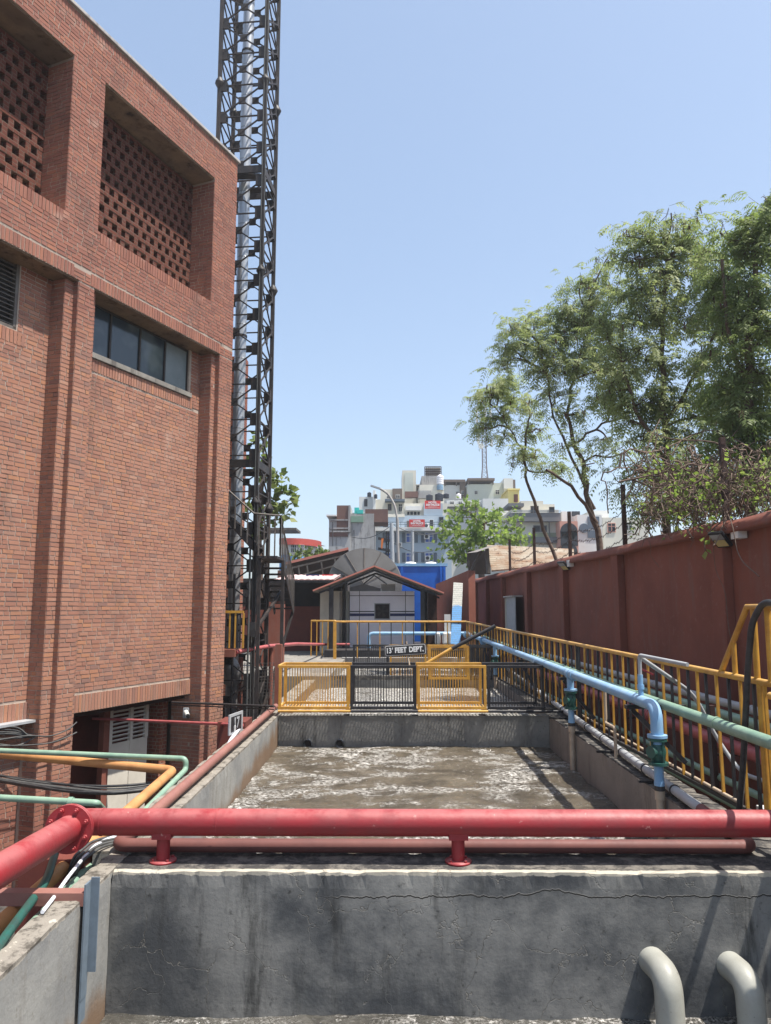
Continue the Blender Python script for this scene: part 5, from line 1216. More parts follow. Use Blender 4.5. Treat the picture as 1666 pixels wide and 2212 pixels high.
B.b('brick_tower', 728, 1092, 756, 1145, Mt['brickfar'], .1, 4); B.b('brick_panel', 712, 1150, 752, 1159, Mt['brickfar'], .12, .3); B.b('brick_panel', 789, 1099, 838, 1127, Mt['brickfar'], -.3, 4)
for y_ in (1122, 1140, 1147): B.b('concrete_band', 711, y_, 757, y_+3, Mt['plaster'], .2, .3)
B.b('concrete_frame', 753, 1092, 757, 1150, Mt['plaster'], .22, 4)
B.b('green_patch', 758, 1115, 785, 1128, bmat('green_patch', 130, 160, 140), 0, .2); B.b('lean_roof', 706, 1113, 728, 1116, cWhite, .5, 3)
B.b('rooftop_wall', 757, 1105, 791, 1109, cWhite, -1, 3)
B.done()
a = at(773, 1104, 72); o = MB().box((a.x-.1, 72.2, a.z-.3), (a.x+.5, 73, a.z+.15), Matrix.Identity(4)).box((a.x-.35, 72.5, a.z-.2), (a.x+.1, 73, a.z+.42)).build('turquoise_sheet', bmat('turquoise', 60, 200, 190)); tag(o, 'crumpled turquoise plastic sheet on the roof of the plaster block', 'sheet')
B = Bld('roof_rooms', 800, 90, 'jumble of small white rooftop rooms left of the tall cream tower')
B.wall(776, 1073, 812, cWhite); B.wall(806, 1062, 812, cWhite, 1); B.b('dark_door', 787, 1078, 794, 1094, cDark, .1, .3); B.wall(812, 1080, 878, cCream, .5); B.b('canopy', 832, 1083, 874, 1087, cShut, 2, 3); B.win(838, 1090, 846, 1104, .5, cBrown, cDark); B.win(861, 1090, 869, 1106, .5, cWhite, cDark)
B.done()
B = Bld('apartment_block', 845, 100, 'cream apartment block with a brown bay and small white windows')
B.wall(822, 1057, 870, cCream); B.b('brown_bay', 848, 1056, 869, 1086, cBrown, .3, 3); B.win(855, 1069, 864, 1077, .3); B.win(836, 1071, 842, 1077, 0); B.done()
B = Bld('cream_tower', 885, 104, 'tallest plain cream tower block on the skyline')
B.wall(869, 1016, 899, cCream); B.b('recess', 874, 1021, 893, 1072, cMint, .06, .2); B.b('balcony', 899, 1046, 912, 1048, cCream, 0, 3); B.wall(899, 1052, 912, cCream, -1); B.done()
B = Bld('grey_tower', 928, 98, 'weathered white tower carrying a billboard frame and a white tank')
B.wall(911, 1028, 944, Mt['plaster']); B.wall(906, 1050, 958, cCream, 1); B.b('low_brick', 874, 1069, 902, 1081, Mt['brickfar'], 3, 1); B.b('low_room', 902, 1066, 930, 1082, Mt['plaster'], 2.5, 1); B.done()
a = at(918, 1029, 98.5); c = at(953, 1008, 98.5); f = thing('billboard_frame', (a.x, 98.5, a.z), 'rusty billboard frame standing on the white tower', 'billboard')
b = MB()
for k in range(9): x = (c.x-a.x)*k/8; b.bar((x, 0, 0), (x, 0, c.z-a.z), .12)
for k in range(5): z = (c.z-a.z)*k/4; b.bar((0, .05, z), (c.x-a.x, .05, z), .1)
b.build('lattice', Mt['rusty'], f); MB().box((.1, .15, .1), (c.x-a.x-.1, .2, c.z-a.z-.1)).build('back_sheet', cCream, f)
def tank(px, pt_, pb, w_, Y, mat, label, grp='rooftop water tanks'):
    a = at(px, pb, Y); t = at(px, pt_, Y); h_ = t.z-a.z; r = (at(px+w_/2, pb, Y).x - a.x)
    m_ = MB(); pr_ = [(r*.96, 0)]
    for k in range(4): z = h_*(.05+k*.2); pr_ += [(r, z), (r, z+h_*.14), (r*.93, z+h_*.17)]
    pr_ += [(r*.9, h_*.84), (r*.35, h_*.95), (r*.33, h_), (0, h_)]
    o = m_.lathe((0, 0, 0), pr_, 18).build('water_tank', mat); o.location = a; tag(o, label, 'water tank', grp)
bk = bmat('tank_black', 45, 50, 62); wt = bmat('tank_white', 238, 236, 240)
tank(951, 1025, 1047, 15, 97, wt, 'white ribbed tank beside the billboard frame'); tank(951, 1046, 1059, 14, 96.9, bmat('tank_blue', 130, 160, 185), 'blue-grey tank right below the white one')
tank(928, 1068, 1081, 15, 86, bk, 'left of the two black tanks above the upper red board'); tank(949, 1065, 1082, 18, 86, bk, 'right, bigger of the two black tanks above the upper red board'); tank(964, 1066, 1076, 13, 88, bk, 'small squat black tank right of the two above the red board')
tank(991, 1066, 1078, 11, 100, wt, 'white tank on the cream terrace left of the phone tower'); tank(798, 1063, 1073, 9, 90, bk, 'black tank on the left rooftop rooms'); tank(812, 1067, 1077, 7, 89, bk, 'small black tank hard against the rooftop rooms')
B = Bld('long_block', 985, 108, 'long cream block with a brown pergola, left of the phone tower')
B.wall(958, 1048, 1006, cWhite); B.b('pergola', 958, 1037, 1004, 1042, cBrown, .5, 5); B.b('brown_pier', 993, 1037, 1006, 1076, cBrown, .3, 4); B.win(996, 1061, 1002, 1069, .3); B.win(985, 1062, 991, 1068, 0)
for px in (960, 985): B.b('pergola_post', px, 1040, px+2, 1050, cBrown, .4, .5)
B.wall(930, 1055, 960, cWhite, -1); B.done()
B = Bld('mint_block', 1050, 106, 'mint grey apartment block behind the phone tower')
B.wall(1010, 1046, 1066, cMint); B.wall(1062, 1042, 1090, cMint, -.5); B.b('pergola', 1010, 1034, 1068, 1039, cBrown, .5, 5); B.b('stair_head', 1088, 1034, 1108, 1056, cWhite, .3, 5); B.wall(1089, 1056, 1106, cCream, .2); B.b('brown_edge', 1104, 1036, 1114, 1060, cBrown, 0, 4)
B.win(1025, 1060, 1032, 1068, 0); B.win(1071, 1057, 1080, 1067, -.5)
for px in (1011, 1064): B.b('pergola_post', px, 1037, px+2, 1047, cBrown, .4, .5)
B.done()
B = Bld('yellow_house', 1110, 98, 'small yellow rooftop house with a brown door')
B.wall(1098, 1058, 1122, cYel); B.b('roof_slab', 1096, 1056, 1123, 1059, cYel, .4, 6); B.b('door', 1110, 1068, 1119, 1085, bmat('door_brown', 110, 60, 50), .1, .2); B.done()
tag(MB().box((at(1043,1077,90).x, 90, GZ), (at(1098,1077,90).x, 96, at(1043,1077,90).z)).build('white_hut', cWhite), 'plain white box building at the foot of the phone tower', 'building')
B = Bld('terrace_house', 1155, 84, 'cream house with a wide slate-grey balcony band, right of the green tree')
B.wall(1104, 1101, 1207, cCream, 0, 10); B.b('grey_band', 1100, 1110, 1208, 1128, cGrey, 1.0, 3); B.b('top_room', 1130, 1078, 1180, 1102, cCream, -1.5, 5); B.b('top_room', 1178, 1084, 1207, 1102, cCream, -2, 5); B.b('grey_sill', 1098, 1087, 1132, 1094, cGrey, .1, 4)
B.win(1146, 1093, 1164, 1109, .0, cBrown, cDark, 2, 0); B.win(1186, 1095, 1198, 1107, .0, cBrown, cDark, 0, 0); B.win(1152, 1135, 1182, 1150, 0, cGrey, cDark, 1, 0); B.b('green_spandrel', 1150, 1151, 1208, 1160, bmat('olive', 150, 158, 130), .1, .4); B.b('grey_band', 1120, 1161, 1208, 1173, cGrey, .6, 2); B.b('pier', 1185, 1128, 1188, 1180, cGrey, .3, .6)
B.b('balcony_rail', 1106, 1106, 1207, 1107, cShut, 1.1, .1)
B.done()
B = Bld('pink_house', 1228, 82, 'salmon pink house with dark arched openings')
B.wall(1209, 1126, 1248, cPink, 0, 8)
for y_ in (1136, 1180):
    c = at(1229, y_+12, 82); b = MB(); b.box((c.x-.95, 81.9, c.z-1.6), (c.x+.95, 81.99, c.z)); b.disc((c.x, 81.945, c.z), (0,1,0), .95, .09, 24); b.build('arched_opening', cDark, B.t)
B.done()
B = Bld('white_house', 1268, 88, 'white house with slate tiled panels and a round vent, behind the thin trunks')
B.wall(1247, 1112, 1300, cWhite, 0, 8); B.wall(1222, 1100, 1262, cWhite, -2, 6); B.b('tile_panel', 1269, 1116, 1295, 1142, cShut, .1, .3); B.b('tile_panel', 1269, 1146, 1295, 1162, cShut, .1, .3); B.b('dark_room', 1244, 1100, 1262, 1111, cDark, -1.9, .3); c = at(1261, 1141, 88); MB().disc((c.x, 87.9, c.z), (0,1,0), .55, .15, 20).build('round_vent', cShut, B.t); B.done()
B = Bld('white_house', 1350, 92, 'pale cream house half hidden behind the tangled branches')
B.wall(1302, 1118, 1400, cCream, 0, 8); B.win(1312, 1130, 1330, 1150, 0, cPink, cDark); B.win(1350, 1128, 1366, 1146, 0, cWhite, cDark); B.wall(1290, 1096, 1330, cWhite, -3, 6); B.done()
B = Bld('red_band_house', 640, 62, 'curved-front house with a faded red roof band and white windows, far left beyond the stair')
n = 20; vs = []
def arc(z0, z1, r_, nm, mat):
    c = at(625, 1180, 62); R0 = abs(at(677, 1180, 62).x - c.x); v = []; 
    for k in range(n+1):
        a = -math.pi/2 + math.pi/2*k/n; x = c.x + (R0+r_)*math.cos(a)*1.0; y = 62 + 3.5 + (3.5+r_)*math.sin(a)
        v += [(x, y, z0), (x, y, z1)]
    v += [(c.x-.8, 62-r_, z0), (c.x-.8, 62-r_, z1)]
    q = [(2*k, 2*k+2, 2*k+3, 2*k+1) for k in range(n)] + [(2*n+2, 0, 1, 2*n+3)]
    MB().add(v, q).add([v[2*k+1] for k in range(n+1)] + [v[-1], (c.x-.8, 70, z1), (v[2*n][0], 70, z1)], [tuple(range(n+4))]).build(nm, mat, B.t)
zz = lambda y: at(640, y, 62).z
arc(GZ, zz(1198), 0, 'blue_wall', cSky); arc(zz(1198), zz(1175), .02, 'upper_wall', cWhite); arc(zz(1177), zz(1163), .35, 'red_band', cRedBand)
for x0, x1 in ((629, 641), (648, 657), (663, 668)): B.win(x0, 1177, x1, 1194, .02 if x0 < 650 else -1.1, cWhite, cDark, 2, .4)
B.done()
B = Bld('mid_block', 1030, 92, 'low pale block with a balcony row, between the hotel and the white box building')
B.wall(965, 1081, 1045, cWhite, 0, 6); B.b('balcony_slab', 966, 1096, 1044, 1098, cGrey, 1.0, 2); B.b('parapet', 966, 1091, 1044, 1096, cCream, .95, .2)
for px in (972, 990, 1008, 1026): B.win(px, 1083, px+9, 1091, 0)
B.done()
wz = MB()
for (x0, y0_), (x1, y1__) in (((847, 1132), (950, 1150)), ((847, 1134), (760, 1160)), ((838, 1165), (935, 1190)), ((891, 1147), (968, 1138)), ((719, 1128), (719, 1180)), ((765, 1145), (765, 1195))):
    p = at(x0, y0_, 58); q = at(x1, y1__, 66); wz.sweep([p.lerp(q, k/8) - Vector((0, 0, .5*math.sin(math.pi*k/8)*(abs(x1-x0) > 5))) for k in range(9)], .03, 4)
tag(wz.build('power_lines', Mt['rubber']), 'thin power lines strung before the hotel front', 'wires')
# telecom tower
ty0 = 118; tc = at(1048, 1075, ty0); r0 = abs(at(1060, 1075, ty0).x-tc.x); zt0 = at(1048, 860, ty0).z
tt = thing('phone_tower', (tc.x, ty0, tc.z), 'red and white lattice phone tower with antennas, left of the feathery tree', 'tower')
b = MB(); Hh = zt0-tc.z
def tp(k, t): rr_ = r0*(1-.62*min(1, t*3.0)) if t < .33 else r0*.42; a = math.pi/4 + k*math.pi/2; return Vector((rr_*math.cos(a)*1.2, rr_*math.sin(a)*1.2, Hh*t))
N = 20
for k in range(4):
    for i in range(N):
        t0, t1 = i/N, (i+1)/N; b.bar(tp(k, t0), tp(k, t1), .10); b.bar(tp(k, t0), tp((k+1) % 4, t1), .045); b.bar(tp(k, t1), tp((k+1) % 4, t1), .045)
b.build('lattice', bmat('tower_grey', 140, 130, 132), tt)
for i, (dx, t, h_) in enumerate(((-1.0, .52, 1.8), (1.1, .50, 1.2), (-1.2, .74, 2.6), (1.0, .72, 2.4), (.2, .76, 2.4), (-.9, .93, 2.4), (.9, .95, 2.4))):
    MB().box((dx-.18, -.9, Hh*t), (dx+.18, -.7, Hh*t+h_)).build('antenna', cWhite, tt)
MB().disc((-.6, -1.0, Hh*.5), (0,1,0), .45, .3, 18).build('dish', cWhite, tt)
# street lamp, poles
lm = thing('street_lamp', tuple(at(859, 1235, 46)), 'curved-arm street lamp in front of the hotel', 'street lamp')
P = [at(861, 1240, 46), at(858.5, 1122, 46), at(853, 1090, 46), at(838, 1066, 46), at(822, 1056, 46)]
MB().sweep([P[0], P[1]], .095, 12).sweep([P[1], P[2], P[3], P[4]], .07, 12, .8).build('pole', Mt['coping'], lm); MB().bar(at(822, 1056, 46), at(801, 1049, 46), .26, .10).build('lamp_head', Mt['greypipe'], lm); world_parts(lm)
tag(MB().sweep([at(848, 1235, 44), at(846, 1130, 44)], .12, 12).build('grey_pole', Mt['greypipe']), 'straight grey pole just left of the street lamp', 'pole')
tag(MB().sweep([at(891, 1220, 60), at(891, 1146, 60)], .12, 12).build('grey_pole', Mt['greypipe']), 'slim grey pole in front of the hotel windows', 'pole')
up = thing('utility_pole', tuple(at(834, 1240, 47)), 'black utility pole with crossarms and an orange flag', 'pole')
b = MB(); b.bar(at(833, 1235, 47), at(836, 1148, 47), .1); b.bar(at(838, 1235, 47), at(840, 1148, 47), .1)
for y_ in (1165, 1187): b.bar(at(817, y_-2, 47), at(846, y_+3, 47), .16)
for y_ in range(1152, 1230, 8): b.bar(at(833, y_, 47), at(839, y_, 47), .06)
b.build('frame', Mt['black'], up)
fl_ = MB(); q = [at(824, 1163, 46.8), at(829, 1163, 46.8), at(826, 1186, 46.8), at(823, 1183, 46.8)]; fl_.add(q + [v+Vector((0,.03,0)) for v in q], [(0,1,2,3), (7,6,5,4), (0,4,5,1), (1,5,6,2), (2,6,7,3), (3,7,4,0)]); fl_.build('flag', bmat('flag_orange', 235, 130, 60), up); world_parts(up)

# ================================================================ TREES
def mesh_np(name, V, F, mat, parent=None, smooth=False):
    V = np.asarray(V, float); F = np.asarray(F, int); k = F.shape[1]
    me = bpy.data.meshes.new(name); me.vertices.add(len(V)); me.vertices.foreach_set('co', V.ravel())
    me.loops.add(F.size); me.loops.foreach_set('vertex_index', F.ravel()); me.polygons.add(len(F)); me.polygons.foreach_set('loop_start', np.arange(0, F.size, k))
    me.update(calc_edges=True); me.materials.append(mat)
    o = bpy.data.objects.new(name, me); COL.objects.link(o)
    if parent: o.parent = parent
    return o
def unit(a): return a / (np.linalg.norm(a, axis=-1, keepdims=True) + 1e-9)
def feather_sprays(pos, dirs, rg, L=.26, pairs=6, w=.022, ll=.085, droop=.6):
    """pinnate drooping leaves: a curved rachis with paired narrow leaflets, all as quads"""
    n = len(pos); V = []; up = np.array([0, 0, 1.])
    d = unit(dirs + rg.normal(0, .25, (n, 3))); s = unit(np.cross(d, up) + rg.normal(0, .15, (n, 3))); sc = rg.uniform(.7, 1.25, (n, 1))
    for j in range(pairs):
        t = (j + .6) / pairs
        c = pos + d*L*t*sc - up*droop*L*t*t*sc; tang = unit(d - up*2*droop*t)
        for sg_ in (-1, 1):
            out = unit(s*sg_ + tang*.55 - up*.35); lw = unit(np.cross(out, np.cross(s, tang)) + 0*out)
            l_ = ll*(1-.35*abs(t-.4))*sc
            a = c; b = c + out*l_*.5 + lw*w*sc*.5; e = c + out*l_ - up*l_*.15; f = c + out*l_*.5 - lw*w*sc*.5
            V.append(np.stack([a, b, e, f], 1))
    V = np.concatenate(V, 0); F = np.arange(len(V)*4).reshape(-1, 4); return V.reshape(-1, 3), F
def broad_leaves(pos, dirs, rg, size=.12):
    n = len(pos); up = np.array([0, 0, 1.]); d = unit(dirs + rg.normal(0, .6, (n, 3)) - up*.3); s = unit(np.cross(d, rg.normal(0, 1, (n, 3))))
    L = size*rg.uniform(.6, 1.3, (n, 1)); a = pos; nn = np.cross(d, s)
    b = a + d*L*.45 + s*L*.38 + nn*L*.06; c = a + d*L; e = a + d*L*.45 - s*L*.38 + nn*L*.06
    V = np.stack([a, b, c, e], 1).reshape(-1, 3); return V, np.arange(n*4).reshape(-1, 4)
def limb(mb, a, b, r0_, r1_, rg, bend=.12, n=7, sides=7):
    a = np.array(a, float); b = np.array(b, float); L = np.linalg.norm(b-a); P = []
    o1 = rg.normal(0, 1, 3)*L*bend; o2 = rg.normal(0, 1, 3)*L*bend*.5
    for k in range(n):
        t = k/(n-1); P.append(Vector(a + (b-a)*t + o1*math.sin(math.pi*t) + o2*math.sin(2*math.pi*t)))
    mb.sweep(P, [r0_ + (r1_-r0_)*k/(n-1) for k in range(n)], sides, cap=False); return P
def clump_tree(name, trunks, clumps, seed, label, mat, dens, leaf='feather', group=None, twigr=.012, jitter=.45, lsize=1.0, depth=1.0, pods=0, cat='tree', base=None):
    """trunks: lists of (px,py,Y,r) along a stem; clumps: (px,py,Y,radius px, weight)"""
    rg = np.random.default_rng(seed); t0 = at(*trunks[0][0][:3]); root = thing(name, (t0.x, t0.y, GZ), label, cat, group)
    wood = MB(); nodes = []
    for st_ in trunks:
        P = [np.array(at(x, y, Y)) for x, y, Y, r in st_]
        P = ([np.array([P[0][0] + .15, P[0][1], GZ - .1])] + P) if st_ is trunks[0] else P; st_ = ([(0, 0, 0, st_[0][3] * 1.25)] + st_) if len(P) > len(st_) else st_
        Q = []; R0 = []
        for i in range(len(P)-1):
            for k in range(4):
                t = k/4; Q.append(Vector(P[i] + (P[i+1]-P[i])*t + rg.normal(0, .03, 3)*(k > 0))); R0.append((st_[i][3] + (st_[i+1][3]-st_[i][3])*t)*.8)
        Q.append(Vector(P[-1])); R0.append(st_[-1][3]); wood.sweep(Q, R0, 9, cap=False)
        nodes += [np.array(q) for q in Q[len(Q)//3:]]
    nodes = np.array(nodes); POS = []; DIR = []
    for cx_, cy_, Y, rp_, wgt in clumps:
        c = np.array(at(cx_, cy_, Y)); R0 = rp_*Y/1613*.98
        dd = np.linalg.norm(nodes - c, axis=1) + .6*np.maximum(0, nodes[:, 2]-c[2]); s = nodes[np.argmin(dd)]
        L0 = limb(wood, s, c, .035, .016, rg, .10)
        nsub = max(4, int(9*R0)); 
        for k in range(nsub):
            v = rg.normal(0, 1, 3); v[1] *= depth; v[2] = v[2]*.8 + .25; v /= np.linalg.norm(v); e = c + v*R0*rg.uniform(.6, 1.3)
            st0 = np.array(L0[rg.integers(3, 7)]); Lb = limb(wood, st0, e, .014, .005, rg, .14, 6, 4)
            m_ = max(3, int(dens*wgt*R0*1.2)); 
            for q in range(m_):
                tt_ = rg.uniform(.25, 1.05); i_ = min(4, int(tt_*5)); p0 = np.array(Lb[i_]); p1 = np.array(Lb[i_+1]); base_ = p0 + (p1-p0)*(tt_*5-i_)
                tw = rg.normal(0, 1, 3); tw[2] = tw[2]*.5; tw /= np.linalg.norm(tw); tl_ = rg.uniform(.08, jitter)
                tip = base_ + tw*tl_
                if rg.random() < .25: wood.sweep([Vector(base_), Vector(tip)], .004, 3, cap=False)
                for z_ in range(3):
                    POS.append(base_ + (tip-base_)*rg.uniform(.3, 1)); DIR.append(tw + rg.normal(0, .5, 3))
    POS = np.array(POS); DIR = np.array(DIR)
    if leaf == 'feather': V, F = feather_sprays(POS, DIR, rg, L=.30*lsize, ll=.115*lsize, w=.034*lsize, pairs=5)
    else: V, F = broad_leaves(POS, DIR, rg, lsize)
    wood.build('trunk', Mt['bark'], root); mesh_np('crown', V, F, mat, root)
    if pods:
        idx = rg.choice(len(POS), pods); pd = MB()
        for i in idx:
            p = Vector(POS[i]); 
            for k in range(3): q = p + Vector((rg.normal(0, .04), rg.normal(0, .04), 0)); pd.bar(q, q + Vector((rg.normal(0, .02), 0, -rg.uniform(.12, .2))), .022, .006)
        tag(pd.build('seed_pods', Mt['pod'], root), kind='stuff')
    world_parts(root); return root, len(V)
nv = 0
T = clump_tree('feathery_tree', [[(1204, 1215, 25.5, .085), (1168, 1120, 25.5, .075), (1138, 1040, 25.3, .06), (1132, 985, 25.2, .055), (1135, 940, 25.0, .045), (1145, 900, 25.0, .03)], [(1132, 985, 25.2, .04), (1100, 925, 25.0, .03), (1070, 880, 25.0, .02)]],
    [(1050, 905, 25.0, 26, 1), (1062, 850, 25.0, 36, 1.1), (1105, 820, 25.2, 40, 1.1), (1095, 885, 25.0, 34, 1), (1135, 870, 25.3, 34, .9), (1090, 945, 24.8, 26, .8), (1130, 985, 25.2, 24, .8), (1170, 930, 25.4, 30, .8), (1035, 925, 24.8, 14, .8), (1165, 985, 25.2, 26, .8), (1205, 1005, 25.3, 24, .8)],
    11, 'small feathery-leaved tree whose thin leaning trunk is the leftmost above the red wall', Mt['leaf'], 20, pods=60, jitter=.7)
T = clump_tree('feathery_tree', [[(1295, 1170, 21.8, .12), (1270, 1080, 21.8, .10), (1262, 1010, 21.8, .09), (1240, 960, 21.8, .08), (1225, 900, 21.8, .06), (1240, 820, 21.8, .045), (1270, 720, 21.8, .03)], [(1290, 1130, 21.8, .07), (1235, 1050, 21.4, .06), (1180, 1015, 21.0, .04)], [(1240, 960, 21.8, .05), (1300, 915, 22.1, .04), (1350, 900, 22.3, .03)], [(1285, 1100, 22.0, .06), (1235, 990, 22.2, .05), (1195, 900, 22.2, .04), (1180, 800, 22.2, .03)]],
    [(1100, 700, 21.8, 30, .8), (1135, 690, 22.0, 30, .9), (1110, 755, 21.8, 34, .9), (1165, 745, 21.8, 42, 1), (1180, 680, 22.3, 32, .9), (1225, 650, 21.8, 36, .9), (1160, 800, 21.8, 40, 1), (1230, 730, 22.2, 50, 1.1), (1290, 620, 21.8, 38, .9), (1275, 700, 22.1, 48, 1.1), (1240, 800, 21.8, 50, 1.0), (1200, 860, 21.8, 42, .8), (1300, 780, 22.1, 50, 1.0), (1250, 890, 21.8, 40, .6), (1310, 860, 21.8, 44, .7), (1225, 960, 21.4, 26, .4), (1310, 950, 21.8, 36, .45), (1330, 900, 22.1, 36, .6), (1340, 700, 22.1, 40, 1), (1255, 610, 21.8, 30, .8), (1310, 560, 21.5, 30, .8), (1200, 760, 21.8, 36, .9), (1335, 620, 21.5, 36, .9), (1270, 660, 21.6, 36, .9), (1345, 810, 21, 44, .9), (1090, 790, 22, 30, .7), (1285, 1000, 21, 28, .4), (1345, 980, 21, 34, .4)],
    12, 'feathery tree with forked rust-brown trunk rising right of the thin leaning one', Mt['leaf'], 20, pods=80, jitter=.75)
T = clump_tree('feathery_tree', [[(1440, 1140, 17, .12), (1440, 1000, 17, .10), (1432, 850, 17, .08), (1430, 700, 17, .06), (1440, 560, 17, .035)], [(1440, 1000, 17, .07), (1370, 880, 17, .05), (1340, 760, 17, .03)], [(1435, 920, 17, .06), (1510, 800, 17, .05), (1560, 690, 17, .03)]],
    [(1345, 510, 17, 22, .7), (1380, 505, 17, 32, .9), (1425, 520, 17, 40, 1), (1475, 485, 17, 32, .9), (1485, 520, 17, 40, 1), (1370, 560, 17, 42, 1), (1430, 600, 17, 50, 1.1), (1500, 590, 17, 46, 1.1), (1360, 640, 17.3, 42, 1.1), (1340, 560, 17.5, 26, .8), (1400, 680, 17, 52, 1.1), (1470, 680, 17.3, 55, 1.1), (1540, 660, 17, 50, 1.1), (1370, 770, 17, 50, 1.1), (1440, 780, 17, 55, 1.1), (1510, 770, 17, 55, 1.1), (1390, 860, 17, 50, 1), (1460, 870, 17, 52, 1), (1530, 860, 17, 55, 1), (1380, 950, 17, 40, .6), (1440, 950, 17, 46, .7), (1510, 940, 16.5, 50, .8), (1410, 1020, 17, 36, .35), (1530, 540, 17.3, 40, .9), (1545, 600, 17.3, 44, 1), (1450, 460, 17, 16, .5), (1570, 720, 17, 50, 1), (1335, 850, 17.5, 44, .8), (1360, 910, 17.2, 40, .6), (1480, 1010, 16.5, 44, .7), (1430, 1060, 16.5, 34, .6), (1510, 1060, 16, 40, .6), (1380, 1020, 17, 34, .5), (1340, 1040, 17.5, 26, .4), (1330, 760, 17.5, 40, .9), (1320, 830, 17.5, 36, .7), (1300, 700, 17.8, 40, .9), (1350, 690, 17.5, 40, .9), (1560, 620, 17, 44, 1), (1570, 560, 17, 36, .9), (1550, 900, 16.5, 46, 1), (1450, 1000, 16.8, 40, .8)],
    13, 'broad sunlit feathery tree in the middle of the right-hand foliage', Mt['leaf'], 20, pods=80, jitter=.75)
T = clump_tree('feathery_tree', [[(1620, 1080, 14, .14), (1622, 900, 14, .12), (1615, 700, 14, .09), (1640, 520, 14, .05)], [(1620, 860, 14, .06), (1570, 700, 14, .04), (1560, 560, 14, .03)]],
    [(1660, 425, 14, 26, .9), (1635, 480, 14, 38, 1), (1675, 475, 14, 38, 1.1), (1600, 520, 14, 42, 1), (1650, 540, 14, 50, 1.2), (1555, 500, 14.5, 26, .6), (1590, 600, 14, 48, 1.1), (1650, 630, 14, 52, 1.2), (1590, 690, 14, 50, 1.2), (1650, 720, 14, 55, 1.2), (1600, 790, 14, 55, 1.2), (1655, 810, 14, 55, 1.2), (1590, 880, 14, 52, 1.2), (1650, 900, 14, 55, 1.2), (1560, 950, 14, 45, .9), (1620, 970, 14, 48, 1), (1680, 960, 14, 50, 1), (1550, 830, 14.5, 45, 1)],
    14, 'tallest, darker feathery tree at the right edge of the picture', Mt['leafd'], 26, pods=40, jitter=.7)
T = clump_tree('leafy_tree', [[(1040, 1235, 46, .25), (1042, 1180, 46, .2), (1045, 1130, 46, .12)]],
    [(955, 1150, 46, 20, 1), (975, 1120, 46, 24, 1), (960, 1180, 46, 22, 1), (1000, 1150, 45, 30, 1), (1005, 1105, 46, 22, 1), (1020, 1085, 46, 12, .9), (1035, 1125, 45, 30, 1), (1040, 1170, 44.5, 32, 1), (1070, 1110, 46, 22, 1), (1075, 1150, 45, 30, 1), (1100, 1125, 46, 18, 1), (1110, 1155, 46, 26, 1), (1000, 1190, 45, 30, 1), (1130, 1130, 46, 14, .9), (1135, 1165, 46, 18, 1), (1075, 1185, 45, 26, 1), (985, 1205, 45, 22, 1)],
    15, 'bright yellow-green leafy tree in front of the hotel and terrace house', Mt['leafl'], 8.5, 'broad', lsize=.30, jitter=.9)
T = clump_tree('broad_leaved_tree', [[(560, 1240, 31, .2), (562, 1100, 31, .15), (570, 980, 31, .06)]],
    [(560, 960, 31, 18, 1), (600, 1025, 31, 13, 1.1), (612, 1060, 31, 10, 1.1), (575, 1030, 31, 22, 1), (558, 1000, 31, 20, 1), (598, 1085, 31, 15, 1), (610, 1112, 31, 8, 1), (560, 1080, 31, 26, 1), (580, 1115, 31, 22, 1), (555, 1150, 31, 22, .9), (628, 1080, 31, 7, 1)],
    16, 'large-leaved tree seen through and right of the lattice mast', Mt['leafteak'], 6.5, 'broad', lsize=.34, jitter=.6)
T = clump_tree('low_shrub', [[(665, 1222, 50, .06), (665, 1205, 50, .04)]], [(640, 1200, 50, 9, 1), (655, 1195, 50, 12, 1), (675, 1195, 50, 12, 1), (693, 1190, 50, 11, 1), (705, 1196, 50, 9, 1)], 17, 'low pale shrub between the red-banded house and the plaster block', Mt['leafteak'], 9, 'broad', lsize=.35, jitter=.5, cat='shrub')
clump_tree('wall_shrub', [[(1500, 1120, 15.5, .05), (1500, 1060, 15.5, .03)], [(1600, 1110, 13.5, .05), (1600, 1040, 13.5, .03)]],
    [(1400, 1090, 16.5, 26, .8), (1440, 1075, 16, 34, .9), (1480, 1085, 15.5, 30, .9), (1520, 1060, 15, 38, 1), (1560, 1075, 14.5, 30, .9), (1595, 1040, 14, 40, 1), (1640, 1050, 13.5, 34, 1), (1670, 1010, 13.5, 36, 1), (1470, 1030, 16, 34, .7)],
    19, 'dense green undergrowth just behind the top of the red wall, below the right-hand trees', Mt['leafd'], 22, jitter=.5, cat='shrub')
# tangled dry stems and climber over the wall
rg = np.random.default_rng(5); dv = thing('climber', tuple(wpt(13, GZ, -.8)), 'tangle of dry brown stems and bright leaves spilling over the red wall', 'climber')
b = MB(); LP = []; LD = []
for k in range(420):
    px = rg.uniform(1385, 1680); py = rg.uniform(1000 - (px-1385)*.12, 1115 - (px-1385)*.13); Y = rg.uniform(11.5, 15); p = np.array(at(px, py, Y)); v = rg.normal(0, 1, 3); v[2] += .5; v = unit(v)*.1
    P = []
    for i in range(rg.integers(7, 16)): P.append(Vector(p)); v = unit(v + rg.normal(0, .5, 3))*.11; v[2] -= .006*i; p = p + v
    b.sweep(P, float(rg.uniform(.004, .013)), 4, cap=False)
    if k % 3 == 0:
        for q in P[::2]:
            for z_ in range(2): LP.append(np.array(q) + rg.normal(0, .05, 3)); LD.append(rg.normal(0, 1, 3))
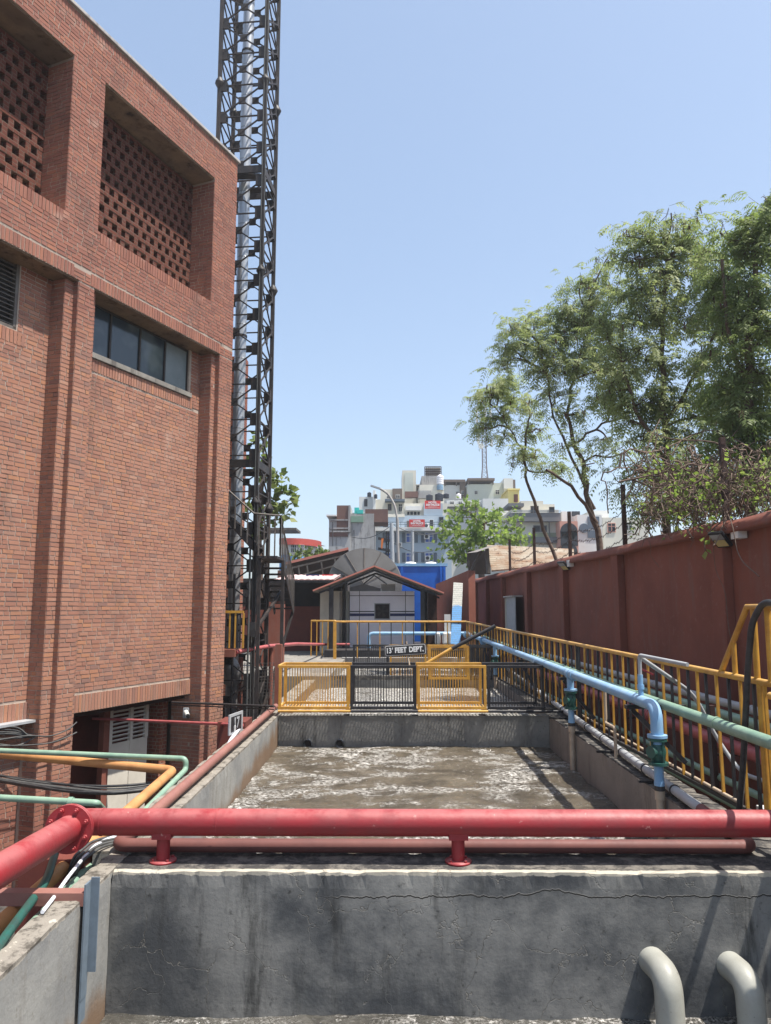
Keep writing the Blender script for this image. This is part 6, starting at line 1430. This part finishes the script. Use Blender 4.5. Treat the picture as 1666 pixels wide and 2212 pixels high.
for k in range(26):
    a = at(rg.uniform(1330, 1640), rg.uniform(960, 1080), 13.5); c = at(rg.uniform(1330, 1660), rg.uniform(900, 1090), 13.8); limb(b, a, c, .02, .008, rg, .1, 8, 5)
b.build('dry_stems', Mt['twig'], dv)
V, F = broad_leaves(np.array(LP), np.array(LD), rg, .09); mesh_np('leaves', V, F, Mt['leafl'], dv); world_parts(dv)
# hanging tendrils
for i, (pts, lab) in enumerate((([(1590, 1085), (1560, 1125), (1532, 1150), (1520, 1168), (1524, 1190)], 'green-tipped tendril hanging left of the big floodlight'), ([(1570, 1105), (1583, 1135), (1592, 1190), (1605, 1215), (1640, 1245)], 'bare tendril hanging in front of the big floodlight'), ([(1545, 1140), (1541, 1180), (1545, 1230), (1568, 1280), (1572, 1340), (1580, 1390)], 'thin wire hanging down the red wall left of the yellow loop'))):
    t_ = thing('tendril', tuple(wpl(pts[0][0], pts[0][1], .3)), lab, 'tendril'); P = [wpl(x, y, .3) for x, y in pts]
    MB().sweep(P, .009 if i < 2 else .005, 6, .15).build('stem', Mt['twig'], t_)
    if i == 0:
        V, F = broad_leaves(np.array([np.array(P[2]), np.array(P[3]), np.array(P[4]), np.array(P[4]) + .03, np.array(P[3]) + .04, np.array(P[2]) + .03]), np.array([[0, 0, -1], [1, 0, -.5], [-1, 0, -1], [.5, -1, -1], [-1, 0, 0], [1, -1, 0]]), rg, .14); mesh_np('leaves', V, F, Mt['leafl'], t_)
    world_parts(t_)
# ================================================================ HAZE over the town
hz = MB().box((-300, -40, -3.6), (300, 420, 40)).build('haze', Mt['dark']); tag(hz, kind='stuff')
hm = bpy.data.materials.new('haze_air'); hm.use_nodes = True; t = hm.node_tree; t.nodes.clear()
pv = t.nodes.new('ShaderNodeVolumePrincipled'); pv.inputs['Color'].default_value = (.9, .95, 1, 1); pv.inputs['Density'].default_value = .0008; pv.inputs['Anisotropy'].default_value = .3
oo = t.nodes.new('ShaderNodeOutputMaterial'); t.links.new(pv.outputs[0], oo.inputs['Volume']); hz.data.materials[0] = hm
